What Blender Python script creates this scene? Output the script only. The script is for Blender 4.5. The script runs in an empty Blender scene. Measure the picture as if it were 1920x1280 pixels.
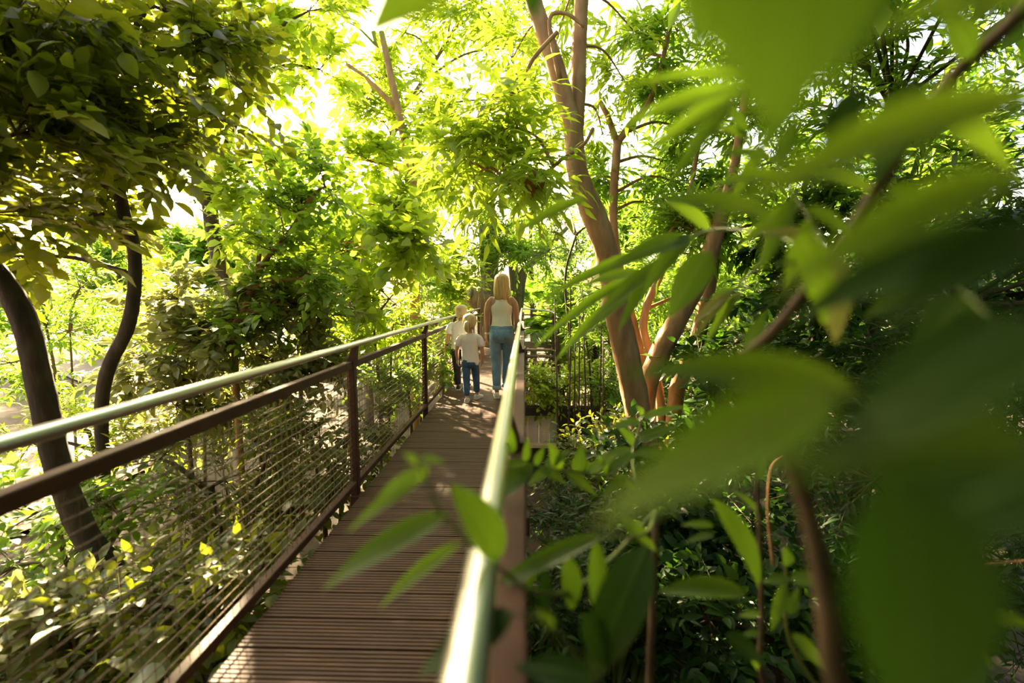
import bpy, bmesh, math, random
import numpy as np
from mathutils import Vector, Matrix

# ------------------------------------------------------------------ camera, sky, sun, exposure
scene = bpy.context.scene
COL = scene.collection
PITCH, YAW, FPX, EYE = math.radians(5.69), math.radians(1.48), 1920 * 16 / 36, 1.40
CAM = np.array([0.0, 0.0, EYE])
cam_data = bpy.data.cameras.new('camera')
cam_data.lens, cam_data.sensor_width, cam_data.clip_start, cam_data.clip_end = 16, 36, 0.02, 300
cam_data.dof.use_dof, cam_data.dof.focus_distance, cam_data.dof.aperture_fstop = True, 6.2, 1.15
cam_data.dof.aperture_blades = 9
camera = bpy.data.objects.new('camera', cam_data)
camera.location = CAM
camera.rotation_euler = (math.pi / 2 - PITCH, 0, YAW)
COL.objects.link(camera)
scene.camera = camera

SUN_EL, SUN_AZ = math.radians(27), math.radians(-36)      # azimuth measured from the walkway axis, negative = to the left
world = bpy.data.worlds.new('sky')
scene.world = world
world.use_nodes = True
wn = world.node_tree
sky = wn.nodes.new('ShaderNodeTexSky')
sky.sky_type = 'NISHITA'
sky.sun_disc = False
sky.sun_elevation = SUN_EL
sky.sun_rotation = SUN_AZ
sky.air_density, sky.dust_density, sky.ozone_density = 1.0, 5.0, 0.6
bg = wn.nodes['Background']
warm = wn.nodes.new('ShaderNodeMix')                      # the photograph's warm white balance, the same over the whole sky
warm.data_type, warm.blend_type = 'RGBA', 'MULTIPLY'
warm.inputs['Factor'].default_value = 1.0
warm.inputs[7].default_value = (1.0, 0.92, 0.73, 1)
wn.links.new(sky.outputs[0], warm.inputs[6])
wn.links.new(warm.outputs[2], bg.inputs[0])
bg.inputs[1].default_value = 0.42
sun_data = bpy.data.lights.new('sun', 'SUN')
sun_data.energy, sun_data.angle, sun_data.color = 34.0, math.radians(1.2), (1.0, 0.78, 0.46)
sun = bpy.data.objects.new('sun', sun_data)
sun_dir = Vector((math.sin(SUN_AZ) * math.cos(SUN_EL), math.cos(SUN_AZ) * math.cos(SUN_EL), math.sin(SUN_EL)))
sun.rotation_euler = sun_dir.to_track_quat('Z', 'Y').to_euler()
COL.objects.link(sun)
vs = scene.view_settings
vs.view_transform, vs.look, vs.gamma, vs.use_curve_mapping = 'Standard', 'None', 1.0, False
vs.exposure = 1.15
scene.cycles.use_denoising = True
scene.cycles.max_bounces = 8
scene.cycles.diffuse_bounces = 3
scene.cycles.transmission_bounces = 4
scene.cycles.glossy_bounces = 3
scene.cycles.sample_clamp_indirect = 6.0

# ------------------------------------------------------------------ helpers
FWD = np.array([-math.sin(YAW) * math.cos(PITCH), math.cos(YAW) * math.cos(PITCH), -math.sin(PITCH)])
RGT = np.array([math.cos(YAW), math.sin(YAW), 0.0])
UPV = np.cross(RGT, FWD)


def at(px, py, y):
    """World point that stands at distance y along the walkway, seen in the photograph at (px, py)."""
    d = FWD + RGT * ((px - 960) / FPX) + UPV * ((640 - py) / FPX)
    return CAM + d * (y / d[1])


def project(P):
    d = np.asarray(P) - CAM
    z = d @ FWD
    zz = np.where(np.abs(z) < 1e-6, 1e-6, z)
    return 960 + FPX * (d @ RGT) / zz, 640 - FPX * (d @ UPV) / zz, z


def link(name, me, parent=None, mat=None, smooth=False):
    o = bpy.data.objects.new(name, me)
    if mat is not None and me is not None and len(me.materials) == 0:
        me.materials.append(mat)
    if smooth and me is not None:
        me.polygons.foreach_set('use_smooth', [True] * len(me.polygons))
    COL.objects.link(o)
    if parent is not None:
        o.parent = parent
        o.location = -Vector(parent.location)          # meshes are built in world space
    return o


def empty(name, loc, label, cat, group=None, kind=None):
    o = bpy.data.objects.new(name, None)
    o.location = Vector([float(v) for v in loc])
    o.empty_display_size = 0.2
    COL.objects.link(o)
    tag(o, label, cat, group, kind)
    return o


def tag(o, label=None, cat=None, group=None, kind=None):
    if label: o['label'] = label
    if cat: o['category'] = cat
    if group: o['group'] = group
    if kind: o['kind'] = kind
    return o


def mesh_from(name, V, F):
    me = bpy.data.meshes.new(name)
    me.from_pydata([tuple(v) for v in V], [], [tuple(f) for f in F])
    me.update()
    return me


def mesh_np(name, V, F3):
    """Fast mesh from numpy triangles."""
    me = bpy.data.meshes.new(name)
    V = np.ascontiguousarray(V, dtype=np.float32)
    F3 = np.ascontiguousarray(F3, dtype=np.int32)
    me.vertices.add(len(V))
    me.vertices.foreach_set('co', V.ravel())
    me.loops.add(F3.size)
    me.loops.foreach_set('vertex_index', F3.ravel())
    me.polygons.add(len(F3))
    me.polygons.foreach_set('loop_start', np.arange(0, F3.size, 3, dtype=np.int32))
    me.polygons.foreach_set('use_smooth', np.ones(len(F3), dtype=bool))
    me.update(calc_edges=True)
    return me


def catmull(P, n):
    P = np.asarray(P, float)
    if len(P) < 3:
        t = np.linspace(0, 1, n + 1)[:, None]
        return P[0] * (1 - t) + P[-1] * t
    Q = np.vstack([2 * P[0] - P[1], P, 2 * P[-1] - P[-2]])
    out = []
    for i in range(len(P) - 1):
        p0, p1, p2, p3 = Q[i:i + 4]
        for t in np.linspace(0, 1, n, endpoint=False):
            out.append(0.5 * (2 * p1 + (p2 - p0) * t + (2 * p0 - 5 * p1 + 4 * p2 - p3) * t * t + (3 * p1 - p0 - 3 * p2 + p3) * t ** 3))
    out.append(P[-1])
    return np.array(out)


def tube_vf(P, R, sides=8, off=0, wob=0.0, rng=None, flat=None):
    """Vertices and faces of a closed tube along P with radii R."""
    P = np.asarray(P, float)
    n = len(P)
    R = np.broadcast_to(np.asarray(R, float), (n,))
    T = np.gradient(P, axis=0)
    T /= np.linalg.norm(T, axis=1)[:, None] + 1e-12
    a = np.array([0, 0, 1.0]) if abs(T[0][2]) < 0.9 else np.array([1.0, 0, 0])
    u = np.cross(T[0], a); u /= np.linalg.norm(u)
    V, F = [], []
    for i in range(n):
        u = u - T[i] * (u @ T[i]); u /= np.linalg.norm(u) + 1e-12
        v = np.cross(T[i], u)
        for k in range(sides):
            an = 2 * math.pi * k / sides
            rr = R[i] * (1 + (rng.uniform(-wob, wob) if rng is not None and wob else 0))
            V.append(P[i] + rr * (math.cos(an) * u + math.sin(an) * v))
    for i in range(n - 1):
        for k in range(sides):
            a0, b0 = off + i * sides + k, off + i * sides + (k + 1) % sides
            F.append((a0, b0, b0 + sides, a0 + sides))
    F.append(tuple(off + k for k in range(sides))[::-1])
    F.append(tuple(off + (n - 1) * sides + k for k in range(sides)))
    return V, F


def tube(name, P, R, mat, parent=None, sides=8, wob=0.0, rng=None, smooth=True):
    V, F = tube_vf(P, R, sides, 0, wob, rng)
    return link(name, mesh_from(name, V, F), parent, mat, smooth)


def box_vf(x0, x1, y0, y1, z0, z1, b=0.0, off=0):
    """Box with chamfered vertical-and-horizontal edges (24 corner points when b > 0)."""
    if b <= 0:
        V = [(x, y, z) for z in (z0, z1) for y in (y0, y1) for x in (x0, x1)]
        F = [(0, 2, 3, 1), (4, 5, 7, 6), (0, 1, 5, 4), (2, 6, 7, 3), (0, 4, 6, 2), (1, 3, 7, 5)]
        return V, [tuple(off + i for i in f) for f in F]
    bm = bmesh.new()
    bmesh.ops.create_cube(bm, size=1)
    for v in bm.verts:
        v.co = Vector(((x0 + x1) / 2 + v.co.x * (x1 - x0), (y0 + y1) / 2 + v.co.y * (y1 - y0), (z0 + z1) / 2 + v.co.z * (z1 - z0)))
    bmesh.ops.bevel(bm, geom=bm.edges[:], offset=b, segments=1, affect='EDGES')
    bm.verts.index_update()
    V = [tuple(v.co) for v in bm.verts]
    F = [tuple(off + v.index for v in f.verts) for f in bm.faces]
    bm.free()
    return V, F


def box(name, x0, x1, y0, y1, z0, z1, mat, parent=None, b=0.004, rot=None):
    V, F = box_vf(x0, x1, y0, y1, z0, z1, b)
    if rot is not None:
        c = Vector(((x0 + x1) / 2, (y0 + y1) / 2, (z0 + z1) / 2))
        V = [tuple(c + rot @ (Vector(v) - c)) for v in V]
    return link(name, mesh_from(name, V, F), parent, mat)


# ------------------------------------------------------------------ materials
def new_mat(name):
    m = bpy.data.materials.new(name)
    m.use_nodes = True
    nt = m.node_tree
    return m, nt, nt.nodes['Principled BSDF']


def nd(nt, t, **kw):
    n = nt.nodes.new(t)
    for k, v in kw.items():
        if k in n.inputs: n.inputs[k].default_value = v
        else: setattr(n, k, v)
    return n


def ramp(nt, fac, stops):
    r = nt.nodes.new('ShaderNodeValToRGB')
    el = r.color_ramp.elements
    while len(el) < len(stops): el.new(0.5)
    for e, (p, c) in zip(el, stops):
        e.position, e.color = p, (*c, 1)
    nt.links.new(fac, r.inputs[0])
    return r.outputs[0]


def surf(name, c1, c2, scale=6.0, rough=0.6, metal=0.0, bump=0.0, stretch=(1, 1, 1), detail=5, spec=None, coord='Object', c3=None):
    m, nt, p = new_mat(name)
    tc = nd(nt, 'ShaderNodeTexCoord')
    mp = nd(nt, 'ShaderNodeMapping')
    mp.inputs['Scale'].default_value = stretch
    nt.links.new(tc.outputs[coord], mp.inputs[0])
    no = nd(nt, 'ShaderNodeTexNoise', Scale=scale, Detail=detail)
    nt.links.new(mp.outputs[0], no.inputs['Vector'])
    stops = [(0.3, c1), (0.7, c2)] if c3 is None else [(0.25, c1), (0.55, c2), (0.75, c3)]
    nt.links.new(ramp(nt, no.outputs[0], stops), p.inputs['Base Color'])
    p.inputs['Roughness'].default_value = rough
    p.inputs['Metallic'].default_value = metal
    if spec is not None: p.inputs['Specular IOR Level'].default_value = spec
    if bump:
        b = nd(nt, 'ShaderNodeBump', Strength=bump, Distance=0.02)
        nt.links.new(no.outputs[0], b.inputs['Height'])
        nt.links.new(b.outputs[0], p.inputs['Normal'])
    return m


def leaf_mat(name, stops, trans, tfac=0.45, rough=0.42, spec=0.45, midrib=None):
    """Thin leaf: glossy reflecting face and light coming through, each leaf of its own tint."""
    m, nt, p = new_mat(name)
    geo = nd(nt, 'ShaderNodeNewGeometry')
    oi = nd(nt, 'ShaderNodeObjectInfo')
    add = nd(nt, 'ShaderNodeMath', operation='ADD')
    nt.links.new(geo.outputs['Random Per Island'], add.inputs[0])
    nt.links.new(oi.outputs['Random'], add.inputs[1])
    fr = nd(nt, 'ShaderNodeMath', operation='FRACT')
    nt.links.new(add.outputs[0], fr.inputs[0])
    col = ramp(nt, fr.outputs[0], stops)
    tr = nd(nt, 'ShaderNodeBsdfTranslucent')
    mul = nd(nt, 'ShaderNodeMix', data_type='RGBA', blend_type='MIX')
    mul.inputs['Factor'].default_value = 0.65
    nt.links.new(col, mul.inputs[6])
    mul.inputs[7].default_value = (*trans, 1)
    tcol = mul.outputs[2]
    if midrib is not None:
        tc = nd(nt, 'ShaderNodeTexCoord')
        sx = nd(nt, 'ShaderNodeSeparateXYZ')
        nt.links.new(tc.outputs['Object'], sx.inputs[0])
        ab = nd(nt, 'ShaderNodeMath', operation='ABSOLUTE')
        nt.links.new(sx.outputs[0], ab.inputs[0])
        # side veins: lines running forward from the midrib
        k = nd(nt, 'ShaderNodeMath', operation='MULTIPLY_ADD')
        nt.links.new(ab.outputs[0], k.inputs[0]); k.inputs[1].default_value = -0.9
        nt.links.new(sx.outputs[1], k.inputs[2])
        s = nd(nt, 'ShaderNodeMath', operation='MULTIPLY'); s.inputs[1].default_value = 88.0
        nt.links.new(k.outputs[0], s.inputs[0])
        sn = nd(nt, 'ShaderNodeMath', operation='SINE')
        nt.links.new(s.outputs[0], sn.inputs[0])
        vein = nd(nt, 'ShaderNodeMapRange'); vein.inputs[1].default_value = 0.75; vein.inputs[2].default_value = 1.0
        vein.inputs[4].default_value = 0.35
        nt.links.new(sn.outputs[0], vein.inputs[0])
        rib = nd(nt, 'ShaderNodeMapRange'); rib.inputs[1].default_value = 0.022; rib.inputs[2].default_value = 0.008
        nt.links.new(ab.outputs[0], rib.inputs[0])
        mx = nd(nt, 'ShaderNodeMath', operation='MAXIMUM')
        nt.links.new(vein.outputs[0], mx.inputs[0]); nt.links.new(rib.outputs[0], mx.inputs[1])
        mc = nd(nt, 'ShaderNodeMix', data_type='RGBA')
        nt.links.new(mx.outputs[0], mc.inputs['Factor']); nt.links.new(col, mc.inputs[6]); mc.inputs[7].default_value = (*midrib, 1)
        col = mc.outputs[2]
        b = nd(nt, 'ShaderNodeBump', Strength=0.25, Distance=0.01)
        nt.links.new(mx.outputs[0], b.inputs['Height']); nt.links.new(b.outputs[0], p.inputs['Normal'])
    nt.links.new(col, p.inputs['Base Color'])
    nt.links.new(tcol, tr.inputs[0])
    p.inputs['Roughness'].default_value = rough
    p.inputs['Specular IOR Level'].default_value = spec
    mix = nd(nt, 'ShaderNodeMixShader')
    mix.inputs[0].default_value = tfac
    nt.links.new(p.outputs[0], mix.inputs[1]); nt.links.new(tr.outputs[0], mix.inputs[2])
    nt.links.new(mix.outputs[0], nt.nodes['Material Output'].inputs[0])
    return m


M = {}
M['deck'] = surf('deck_board', (0.045, 0.017, 0.007), (0.082, 0.031, 0.013), 3.0, 0.65, bump=0.15, stretch=(1, 6, 1), c3=(0.12, 0.048, 0.022))
M['brown_steel'] = surf('brown_painted_steel', (0.055, 0.022, 0.013), (0.080, 0.034, 0.020), 9, 0.6, spec=0.25)
M['steel'] = surf('brushed_stainless_steel', (0.50, 0.50, 0.50), (0.62, 0.62, 0.61), 30, 0.3, 1.0, stretch=(1, 0.05, 1))
M['wire'] = surf('galvanised_wire', (0.20, 0.13, 0.08), (0.29, 0.20, 0.125), 40, 0.5, 0.2)
M['bark_tan'] = surf('tan_bark', (0.20, 0.098, 0.044), (0.33, 0.175, 0.080), 9, 0.85, bump=0.7, stretch=(1, 1, 0.35), c3=(0.44, 0.27, 0.14))
M['bark_dark'] = surf('dark_bark', (0.018, 0.012, 0.009), (0.045, 0.03, 0.021), 14, 0.9, bump=0.9, stretch=(1, 1, 0.3), c3=(0.075, 0.052, 0.036))
M['bark_grey'] = surf('grey_bark', (0.07, 0.055, 0.04), (0.14, 0.11, 0.08), 12, 0.9, bump=0.9, stretch=(1, 1, 0.15), c3=(0.20, 0.16, 0.12))
M['twig'] = surf('twig_bark', (0.06, 0.038, 0.02), (0.13, 0.09, 0.045), 20, 0.8)
M['green_stem'] = surf('green_stem', (0.09, 0.13, 0.025), (0.16, 0.20, 0.045), 12, 0.5)
M['log'] = surf('weathered_log', (0.15, 0.085, 0.045), (0.28, 0.17, 0.09), 10, 0.85, bump=0.8, stretch=(1, 1, 0.12), c3=(0.36, 0.24, 0.14))
M['cut_wood'] = surf('cut_log_end', (0.045, 0.038, 0.028), (0.09, 0.075, 0.05), 12, 0.8)
M['soil'] = surf('leaf_litter_soil', (0.022, 0.014, 0.008), (0.050, 0.033, 0.018), 5, 0.95, bump=0.8, detail=10, c3=(0.085, 0.06, 0.032))
M['path'] = surf('pink_gravel_path', (0.30, 0.21, 0.16), (0.42, 0.30, 0.23), 20, 0.9, bump=0.3, detail=8)
M['stair'] = surf('stair_wood', (0.12, 0.062, 0.036), (0.19, 0.105, 0.06), 8, 0.6, stretch=(0.3, 3, 1))
M['roof'] = surf('brown_roof_sheet', (0.10, 0.05, 0.03), (0.15, 0.08, 0.05), 6, 0.7)
M['beam'] = surf('pale_beam', (0.42, 0.34, 0.24), (0.55, 0.45, 0.32), 6, 0.7)
M['opening_board'] = surf('opening_board', (0.86, 0.86, 0.86), (0.93, 0.93, 0.92), 5, 0.6, stretch=(6, 1, 0.3))  # white colour stands in for light seen through the shelter opening
M['dark_wall'] = surf('dark_stained_wall', (0.012, 0.010, 0.008), (0.028, 0.022, 0.016), 8, 0.8)
M['bamboo'] = surf('bamboo_cane', (0.22, 0.13, 0.06), (0.34, 0.20, 0.09), 10, 0.6)

YG, GR, DK = (0.52, 0.68, 0.03), (0.36, 0.55, 0.04), (0.22, 0.40, 0.03)
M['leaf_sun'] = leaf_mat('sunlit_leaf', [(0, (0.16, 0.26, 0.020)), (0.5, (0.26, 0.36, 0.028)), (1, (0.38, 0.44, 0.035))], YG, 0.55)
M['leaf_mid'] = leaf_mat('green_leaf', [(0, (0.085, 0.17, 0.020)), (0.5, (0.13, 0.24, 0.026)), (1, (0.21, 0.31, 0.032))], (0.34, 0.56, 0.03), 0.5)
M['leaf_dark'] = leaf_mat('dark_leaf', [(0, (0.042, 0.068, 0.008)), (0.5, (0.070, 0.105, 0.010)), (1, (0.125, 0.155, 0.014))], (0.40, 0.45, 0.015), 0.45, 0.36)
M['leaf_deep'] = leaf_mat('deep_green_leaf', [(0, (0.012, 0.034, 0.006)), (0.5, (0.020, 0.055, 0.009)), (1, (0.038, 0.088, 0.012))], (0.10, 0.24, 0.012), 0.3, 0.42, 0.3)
M['leaf_pale'] = leaf_mat('pale_glossy_leaf', [(0, (0.12, 0.15, 0.05)), (0.5, (0.20, 0.22, 0.08)), (1, (0.34, 0.33, 0.15))], (0.42, 0.46, 0.06), 0.3, 0.36, 0.6)
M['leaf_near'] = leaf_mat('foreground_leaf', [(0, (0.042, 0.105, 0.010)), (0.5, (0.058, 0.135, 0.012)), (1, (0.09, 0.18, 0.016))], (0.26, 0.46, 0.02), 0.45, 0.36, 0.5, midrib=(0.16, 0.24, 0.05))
M['leaf_near_lit'] = leaf_mat('foreground_lit_leaf', [(0, (0.11, 0.24, 0.018)), (0.5, (0.15, 0.30, 0.022)), (1, (0.22, 0.36, 0.028))], (0.36, 0.60, 0.02), 0.5, 0.40, 0.5, midrib=(0.32, 0.40, 0.09))  # brighter copy of the foreground leaf, sunlight put into its colour
M['leaf_near_shaded'] = leaf_mat('foreground_shaded_leaf', [(0, (0.016, 0.052, 0.008)), (0.5, (0.024, 0.07, 0.010)), (1, (0.038, 0.09, 0.012))], (0.06, 0.16, 0.006), 0.3, 0.42, 0.5, midrib=(0.07, 0.13, 0.03))  # darker copy of the foreground leaf, shade put into its colour
M['leaf_brown'] = leaf_mat('dry_leaf', [(0, (0.14, 0.055, 0.02)), (0.5, (0.22, 0.09, 0.03)), (1, (0.34, 0.16, 0.05))], (0.4, 0.16, 0.04), 0.3, 0.6)

# ------------------------------------------------------------------ ground and path
def ground_z(x, y):
    x, y = np.asarray(x, float), np.asarray(y, float)
    s = 1 / (1 + np.exp(-(x - 0.3) * 1.4))
    base = -1.55 * (1 - s) + -2.35 * s
    rise = np.clip((np.abs(x) - 14) / 20, 0, 1) * 1.2 + np.clip((y - 16) / 16, 0, 1) * 1.0
    return base + rise + 0.07 * np.sin(1.3 * x + 0.7 * y) + 0.05 * np.sin(2.9 * y - 1.1 * x)


gx, gy = np.meshgrid(np.linspace(-45, 45, 150), np.linspace(-14, 60, 124))
gz = ground_z(gx, gy)
V = np.stack([gx, gy, gz], -1).reshape(-1, 3)
n = 150
F = []
for j in range(123):
    i = np.arange(149) + j * n
    F.append(np.stack([i, i + 1, i + n + 1], 1)); F.append(np.stack([i, i + n + 1, i + n], 1))
ground = link('ground', mesh_np('ground', V, np.vstack(F)), None, M['soil'])
tag(ground, 'dark leaf-litter soil below the walkway', 'ground', kind='structure')

pc = catmull([(-7.2, -4, 0), (-7.3, 2, 0), (-7.7, 7, 0), (-9.8, 12, 0), (-15, 16.5, 0), (-26, 21, 0)], 12)
tn = np.gradient(pc, axis=0); tn /= np.linalg.norm(tn, axis=1)[:, None]
sd = np.stack([tn[:, 1], -tn[:, 0], 0 * tn[:, 0]], 1)
rows = []
for t in np.linspace(-1.5, 1.4, 9):
    q = pc + sd * t
    q[:, 2] = ground_z(q[:, 0], q[:, 1]) + 0.05
    rows.append(q)
V = np.vstack(rows); L = len(pc); F = []
for j in range(8):
    i = np.arange(L - 1) + j * L
    F.append(np.stack([i, i + L, i + L + 1], 1)); F.append(np.stack([i, i + L + 1, i + 1], 1))
path = link('path', mesh_np('path', V, np.vstack(F)), None, M['path'])
tag(path, 'pinkish gravel path on the ground beyond the mesh railing', 'path', kind='structure')

# ------------------------------------------------------------------ walkway deck: grooved boards on steel beams
DX0, DX1, DY0, DY1, PITCHB = -1.15, -0.055, -1.6, 12.55, 0.172
floor = empty('floor', (-0.6, 0, 0), 'brown grooved-board deck of the raised walkway', 'walkway', kind='structure')
ribs, prof = 8, []
rp = (PITCHB - 0.006) / ribs
for r in range(ribs):
    y0 = r * rp
    prof += [(y0, -0.010), (y0 + 0.0050, -0.010), (y0 + 0.0062, 0.0), (y0 + rp - 0.0012, 0.0)]
prof += [(ribs * rp, -0.010), (ribs * rp, -0.028), (0, -0.028)]
k = len(prof)
V = [(DX0, y, z) for y, z in prof] + [(DX1, y, z) for y, z in prof]
F = [(i, (i + 1) % k, (i + 1) % k + k, i + k)[::-1] for i in range(k)] + [tuple(range(k)), tuple(range(2 * k - 1, k - 1, -1))]
plank_me = mesh_from('plank', V, F)
plank_me.materials.append(M['deck'])
rng = random.Random(3)
y = DY0
while y < DY1 - 0.05:
    o = bpy.data.objects.new('plank', plank_me)
    COL.objects.link(o)
    o.parent = floor
    o.location = Vector((rng.uniform(-0.004, 0.004), y, rng.uniform(-0.0012, 0.0012))) - Vector(floor.location)
    y += PITCHB
for x in (DX0 + 0.06, (DX0 + DX1) / 2, DX1 - 0.06):
    box('beam', x - 0.04, x + 0.04, DY0, DY1, -0.19, -0.03, M['brown_steel'], floor)
for y in (-0.4, 3.2, 6.8, 10.4):
    box('cross_beam', DX0 - 0.1, DX1 + 0.1, y - 0.06, y + 0.06, -0.33, -0.19, M['brown_steel'], floor)
    for x in (DX0 + 0.06, DX1 - 0.06):
        box('support_column', x - 0.05, x + 0.05, y - 0.05, y + 0.05, -2.7, -0.33, M['brown_steel'], floor)


# ------------------------------------------------------------------ railings
def railing(label, sx, xp, y0, y1, posts):
    """sx = +1 when the walkway lies on the +x side of the posts."""
    r = empty('railing', (xp, 0, 0), label, 'railing')
    xt = xp + sx * 0.034
    P = [(xt, y, 1.06) for y in np.linspace(y0, y1, 16)]
    tube('handrail', P, 0.0215, M['steel'], r, 20)
    py = list(posts)
    for y in py:
        p = box('post', xp - 0.028, xp + 0.028, y - 0.028, y + 0.028, -0.20, 0.965, M['brown_steel'], r)
        # wedge-shaped bracket that carries the tube
        V = [(xp - 0.026, y - 0.05, 0.90), (xp + 0.026, y - 0.05, 0.90), (xp - 0.026, y + 0.05, 0.90), (xp + 0.026, y + 0.05, 0.90),
             (xt - 0.018, y - 0.018, 1.043), (xt + 0.018, y - 0.018, 1.043), (xt - 0.018, y + 0.018, 1.043), (xt + 0.018, y + 0.018, 1.043)]
        F = [(0, 2, 3, 1), (4, 5, 7, 6), (0, 1, 5, 4), (2, 6, 7, 3), (0, 4, 6, 2), (1, 3, 7, 5)]
        link('handrail_bracket', mesh_from('handrail_bracket', V, F), r, M['brown_steel'])
        box('base_plate', min(xp - 0.028, xp + sx * 0.11), max(xp + 0.028, xp + sx * 0.11), y - 0.045, y + 0.045, -0.16, -0.05, M['brown_steel'], r)
    ends = [y0] + py + [y1]
    ends = sorted(set(ends))
    for a, b in zip(ends[:-1], ends[1:]):
        if b - a < 0.2: continue
        a2, b2 = a + 0.028, b - 0.028
        box('middle_rail', xp - 0.024, xp + 0.024, a2, b2, 0.888, 0.940, M['brown_steel'], r)
        box('bottom_rail', xp - 0.024, xp + 0.024, a2, b2, 0.012, 0.058, M['brown_steel'], r)
        ny = 17
        for i in range(ny):
            z = 0.058 + (0.83) * (i + 1) / (ny + 1)
            tube('wire', [(xp, a2, z), (xp, b2, z)], 0.0030, M['wire'], r, 5)
        VV, FF = [], []
        for y in np.arange(a2 + 0.05, b2 - 0.02, 0.05):
            v, f = tube_vf([(xp + 0.004, y, 0.055), (xp + 0.004, y, 0.89)], 0.0016, 4, len(VV))
            VV += v; FF += f
        tag(link('cross_wires', mesh_from('cross_wires', VV, FF), r, M['wire']), kind='stuff')
    return r


railing('long wire mesh railing with brown posts on the side beside the boy', 1, -1.235, -1.6, 12.4, [-1.57, 0.8, 3.2, 5.6, 8.0, 10.4, 12.37])
railing('railing with a shiny handrail beside the woman, under the blurred leaves', -1, -0.018, -1.6, 12.4, [-1.57, 1.35, 3.75, 6.15, 8.55, 10.4, 12.37])

# ------------------------------------------------------------------ landing, stairs and far rail at the end of the walkway
landing = empty('landing', (0.4, 12.6, 0), 'brown wooden landing platform at the far end of the walkway', 'landing', kind='structure')
for i in range(9):
    y = 12.57 + i * 0.172
    box('plank', -1.6, 1.0, y, y + 0.166, -0.03, 0.0, M['deck'], landing, 0.003)
for x in (-1.4, 0.0, 0.9):
    box('beam', x - 0.05, x + 0.05, 12.57, 14.1, -0.2, -0.03, M['brown_steel'], landing)
    for y in (12.7, 14.0):
        box('support_column', x - 0.05, x + 0.05, y - 0.05, y + 0.05, -2.5, -0.2, M['brown_steel'], landing)

st = empty('staircase', (0.45, 12.0, -0.2), 'small brown staircase going down beside the far end of the walkway', 'staircase')
for i in range(7):
    y = 12.25 - i * 0.29
    z = -0.02 - i * 0.135
    box('step', 0.07, 0.80 - 0.03 * (i % 2), y - 0.15, y + 0.16, z - 0.05, z, M['stair'], st, 0.006, Matrix.Rotation(-0.03 * i, 3, 'Z'))
for x in (0.05, 0.82):
    V, F = tube_vf([(x, 12.5, 0.0), (x, 12.5 - 2.2, -1.03)], 0.055, 4)
    link('stringer', mesh_from('stringer', V, F), st, M['stair'])
    tube('stair_post', [(x, 10.4, -2.5), (x, 10.4, -0.95)], 0.045, M['stair'], st, 6)
sr = empty('stair_railing', (0.8, 12.4, 0), 'dark railing turning off above the small staircase', 'railing')
tube('handrail', catmull([(-0.05, 12.4, 1.06), (0.45, 12.42, 1.02), (0.78, 12.3, 0.97), (0.90, 11.9, 0.83)], 5), 0.022, M['steel'], sr, 10)
tube('middle_rail', catmull([(-0.05, 12.4, 0.9), (0.45, 12.42, 0.87), (0.78, 12.3, 0.80), (0.90, 11.9, 0.66)], 5), 0.018, M['brown_steel'], sr, 8)
for x, y, z0, z1 in ((0.80, 12.28, -0.75, 0.96), (0.905, 11.88, -0.9, 0.84)):
    box('post', x - 0.03, x + 0.03, y - 0.03, y + 0.03, z0, z1, M['brown_steel'], sr)

# rustic upright logs where the walkway meets the big trunk
for k, (px, w, top, lab) in enumerate(((901, 0.07, 1.62, 'tallest pale rustic log post beside the boy at the walkway end'),
                                       (914, 0.08, 1.45, 'gnarled rustic log post next to the big dark trunk'))):
    b = at(px, 600, 12.7)
    R_ = random.Random(40 + k)
    P = [(b[0] + R_.uniform(-.02, .02), b[1] + R_.uniform(-.02, .02) - .05 * k, z) for z in np.linspace(-0.25, top, 9)]
    o = tube('log_post', P, [w * R_.uniform(0.8, 1.1) for _ in P], M['log'], None, 9, 0.12, R_)
    tag(o, lab, 'post')

# sawn log lying raised behind the rail end
lc = at(880, 552, 14.2)
lg = empty('sawn_log', lc, 'thick sawn log end jutting out behind the boy', 'log')
ax = np.array([-0.75, -0.45, 0.35]); ax /= np.linalg.norm(ax)
tube('log_body', [lc - ax * 0.05 + np.array([0.9, 0.9, -0.9]), lc + np.array([0.35, 0.4, -0.35]), lc], [0.26, 0.27, 0.25], M['log'], lg, 14, 0.05, random.Random(5))
tube('cut_face', [lc - ax * 0.0, lc + ax * 0.02], [0.235, 0.23], M['cut_wood'], lg, 14)

# ------------------------------------------------------------------ small buildings glimpsed through the leaves
c = at(800, 592, 17)
hut = empty('hut', (c[0], c[1], -1.2), 'small hut with a brown sloping roof behind the railing', 'hut')
z0 = c[2]
V = [(c[0] - 1.9, c[1] - 1, z0 + .25), (c[0] + .6, c[1] - 1, z0 - .12), (c[0] + .6, c[1] + 2, z0 - .12), (c[0] - 1.9, c[1] + 2, z0 + .25)]
V += [(x, y, z - 0.3) for x, y, z in V]
link('roof', mesh_from('roof', V, [(0, 1, 2, 3), (7, 6, 5, 4), (0, 4, 5, 1), (1, 5, 6, 2), (2, 6, 7, 3), (3, 7, 4, 0)]), hut, M['roof'])
for x in (c[0] - 1.7, c[0] + .4):
    for y in (c[1] - .8, c[1] + 1.8):
        box('hut_post', x - .08, x + .08, y - .08, y + .08, -1.8, z0 - .05, M['log'], hut)
box('back_wall', c[0] - 1.7, c[0] + .4, c[1] + 1.75, c[1] + 1.85, -1.8, z0 - .15, M['beam'], hut)

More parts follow.
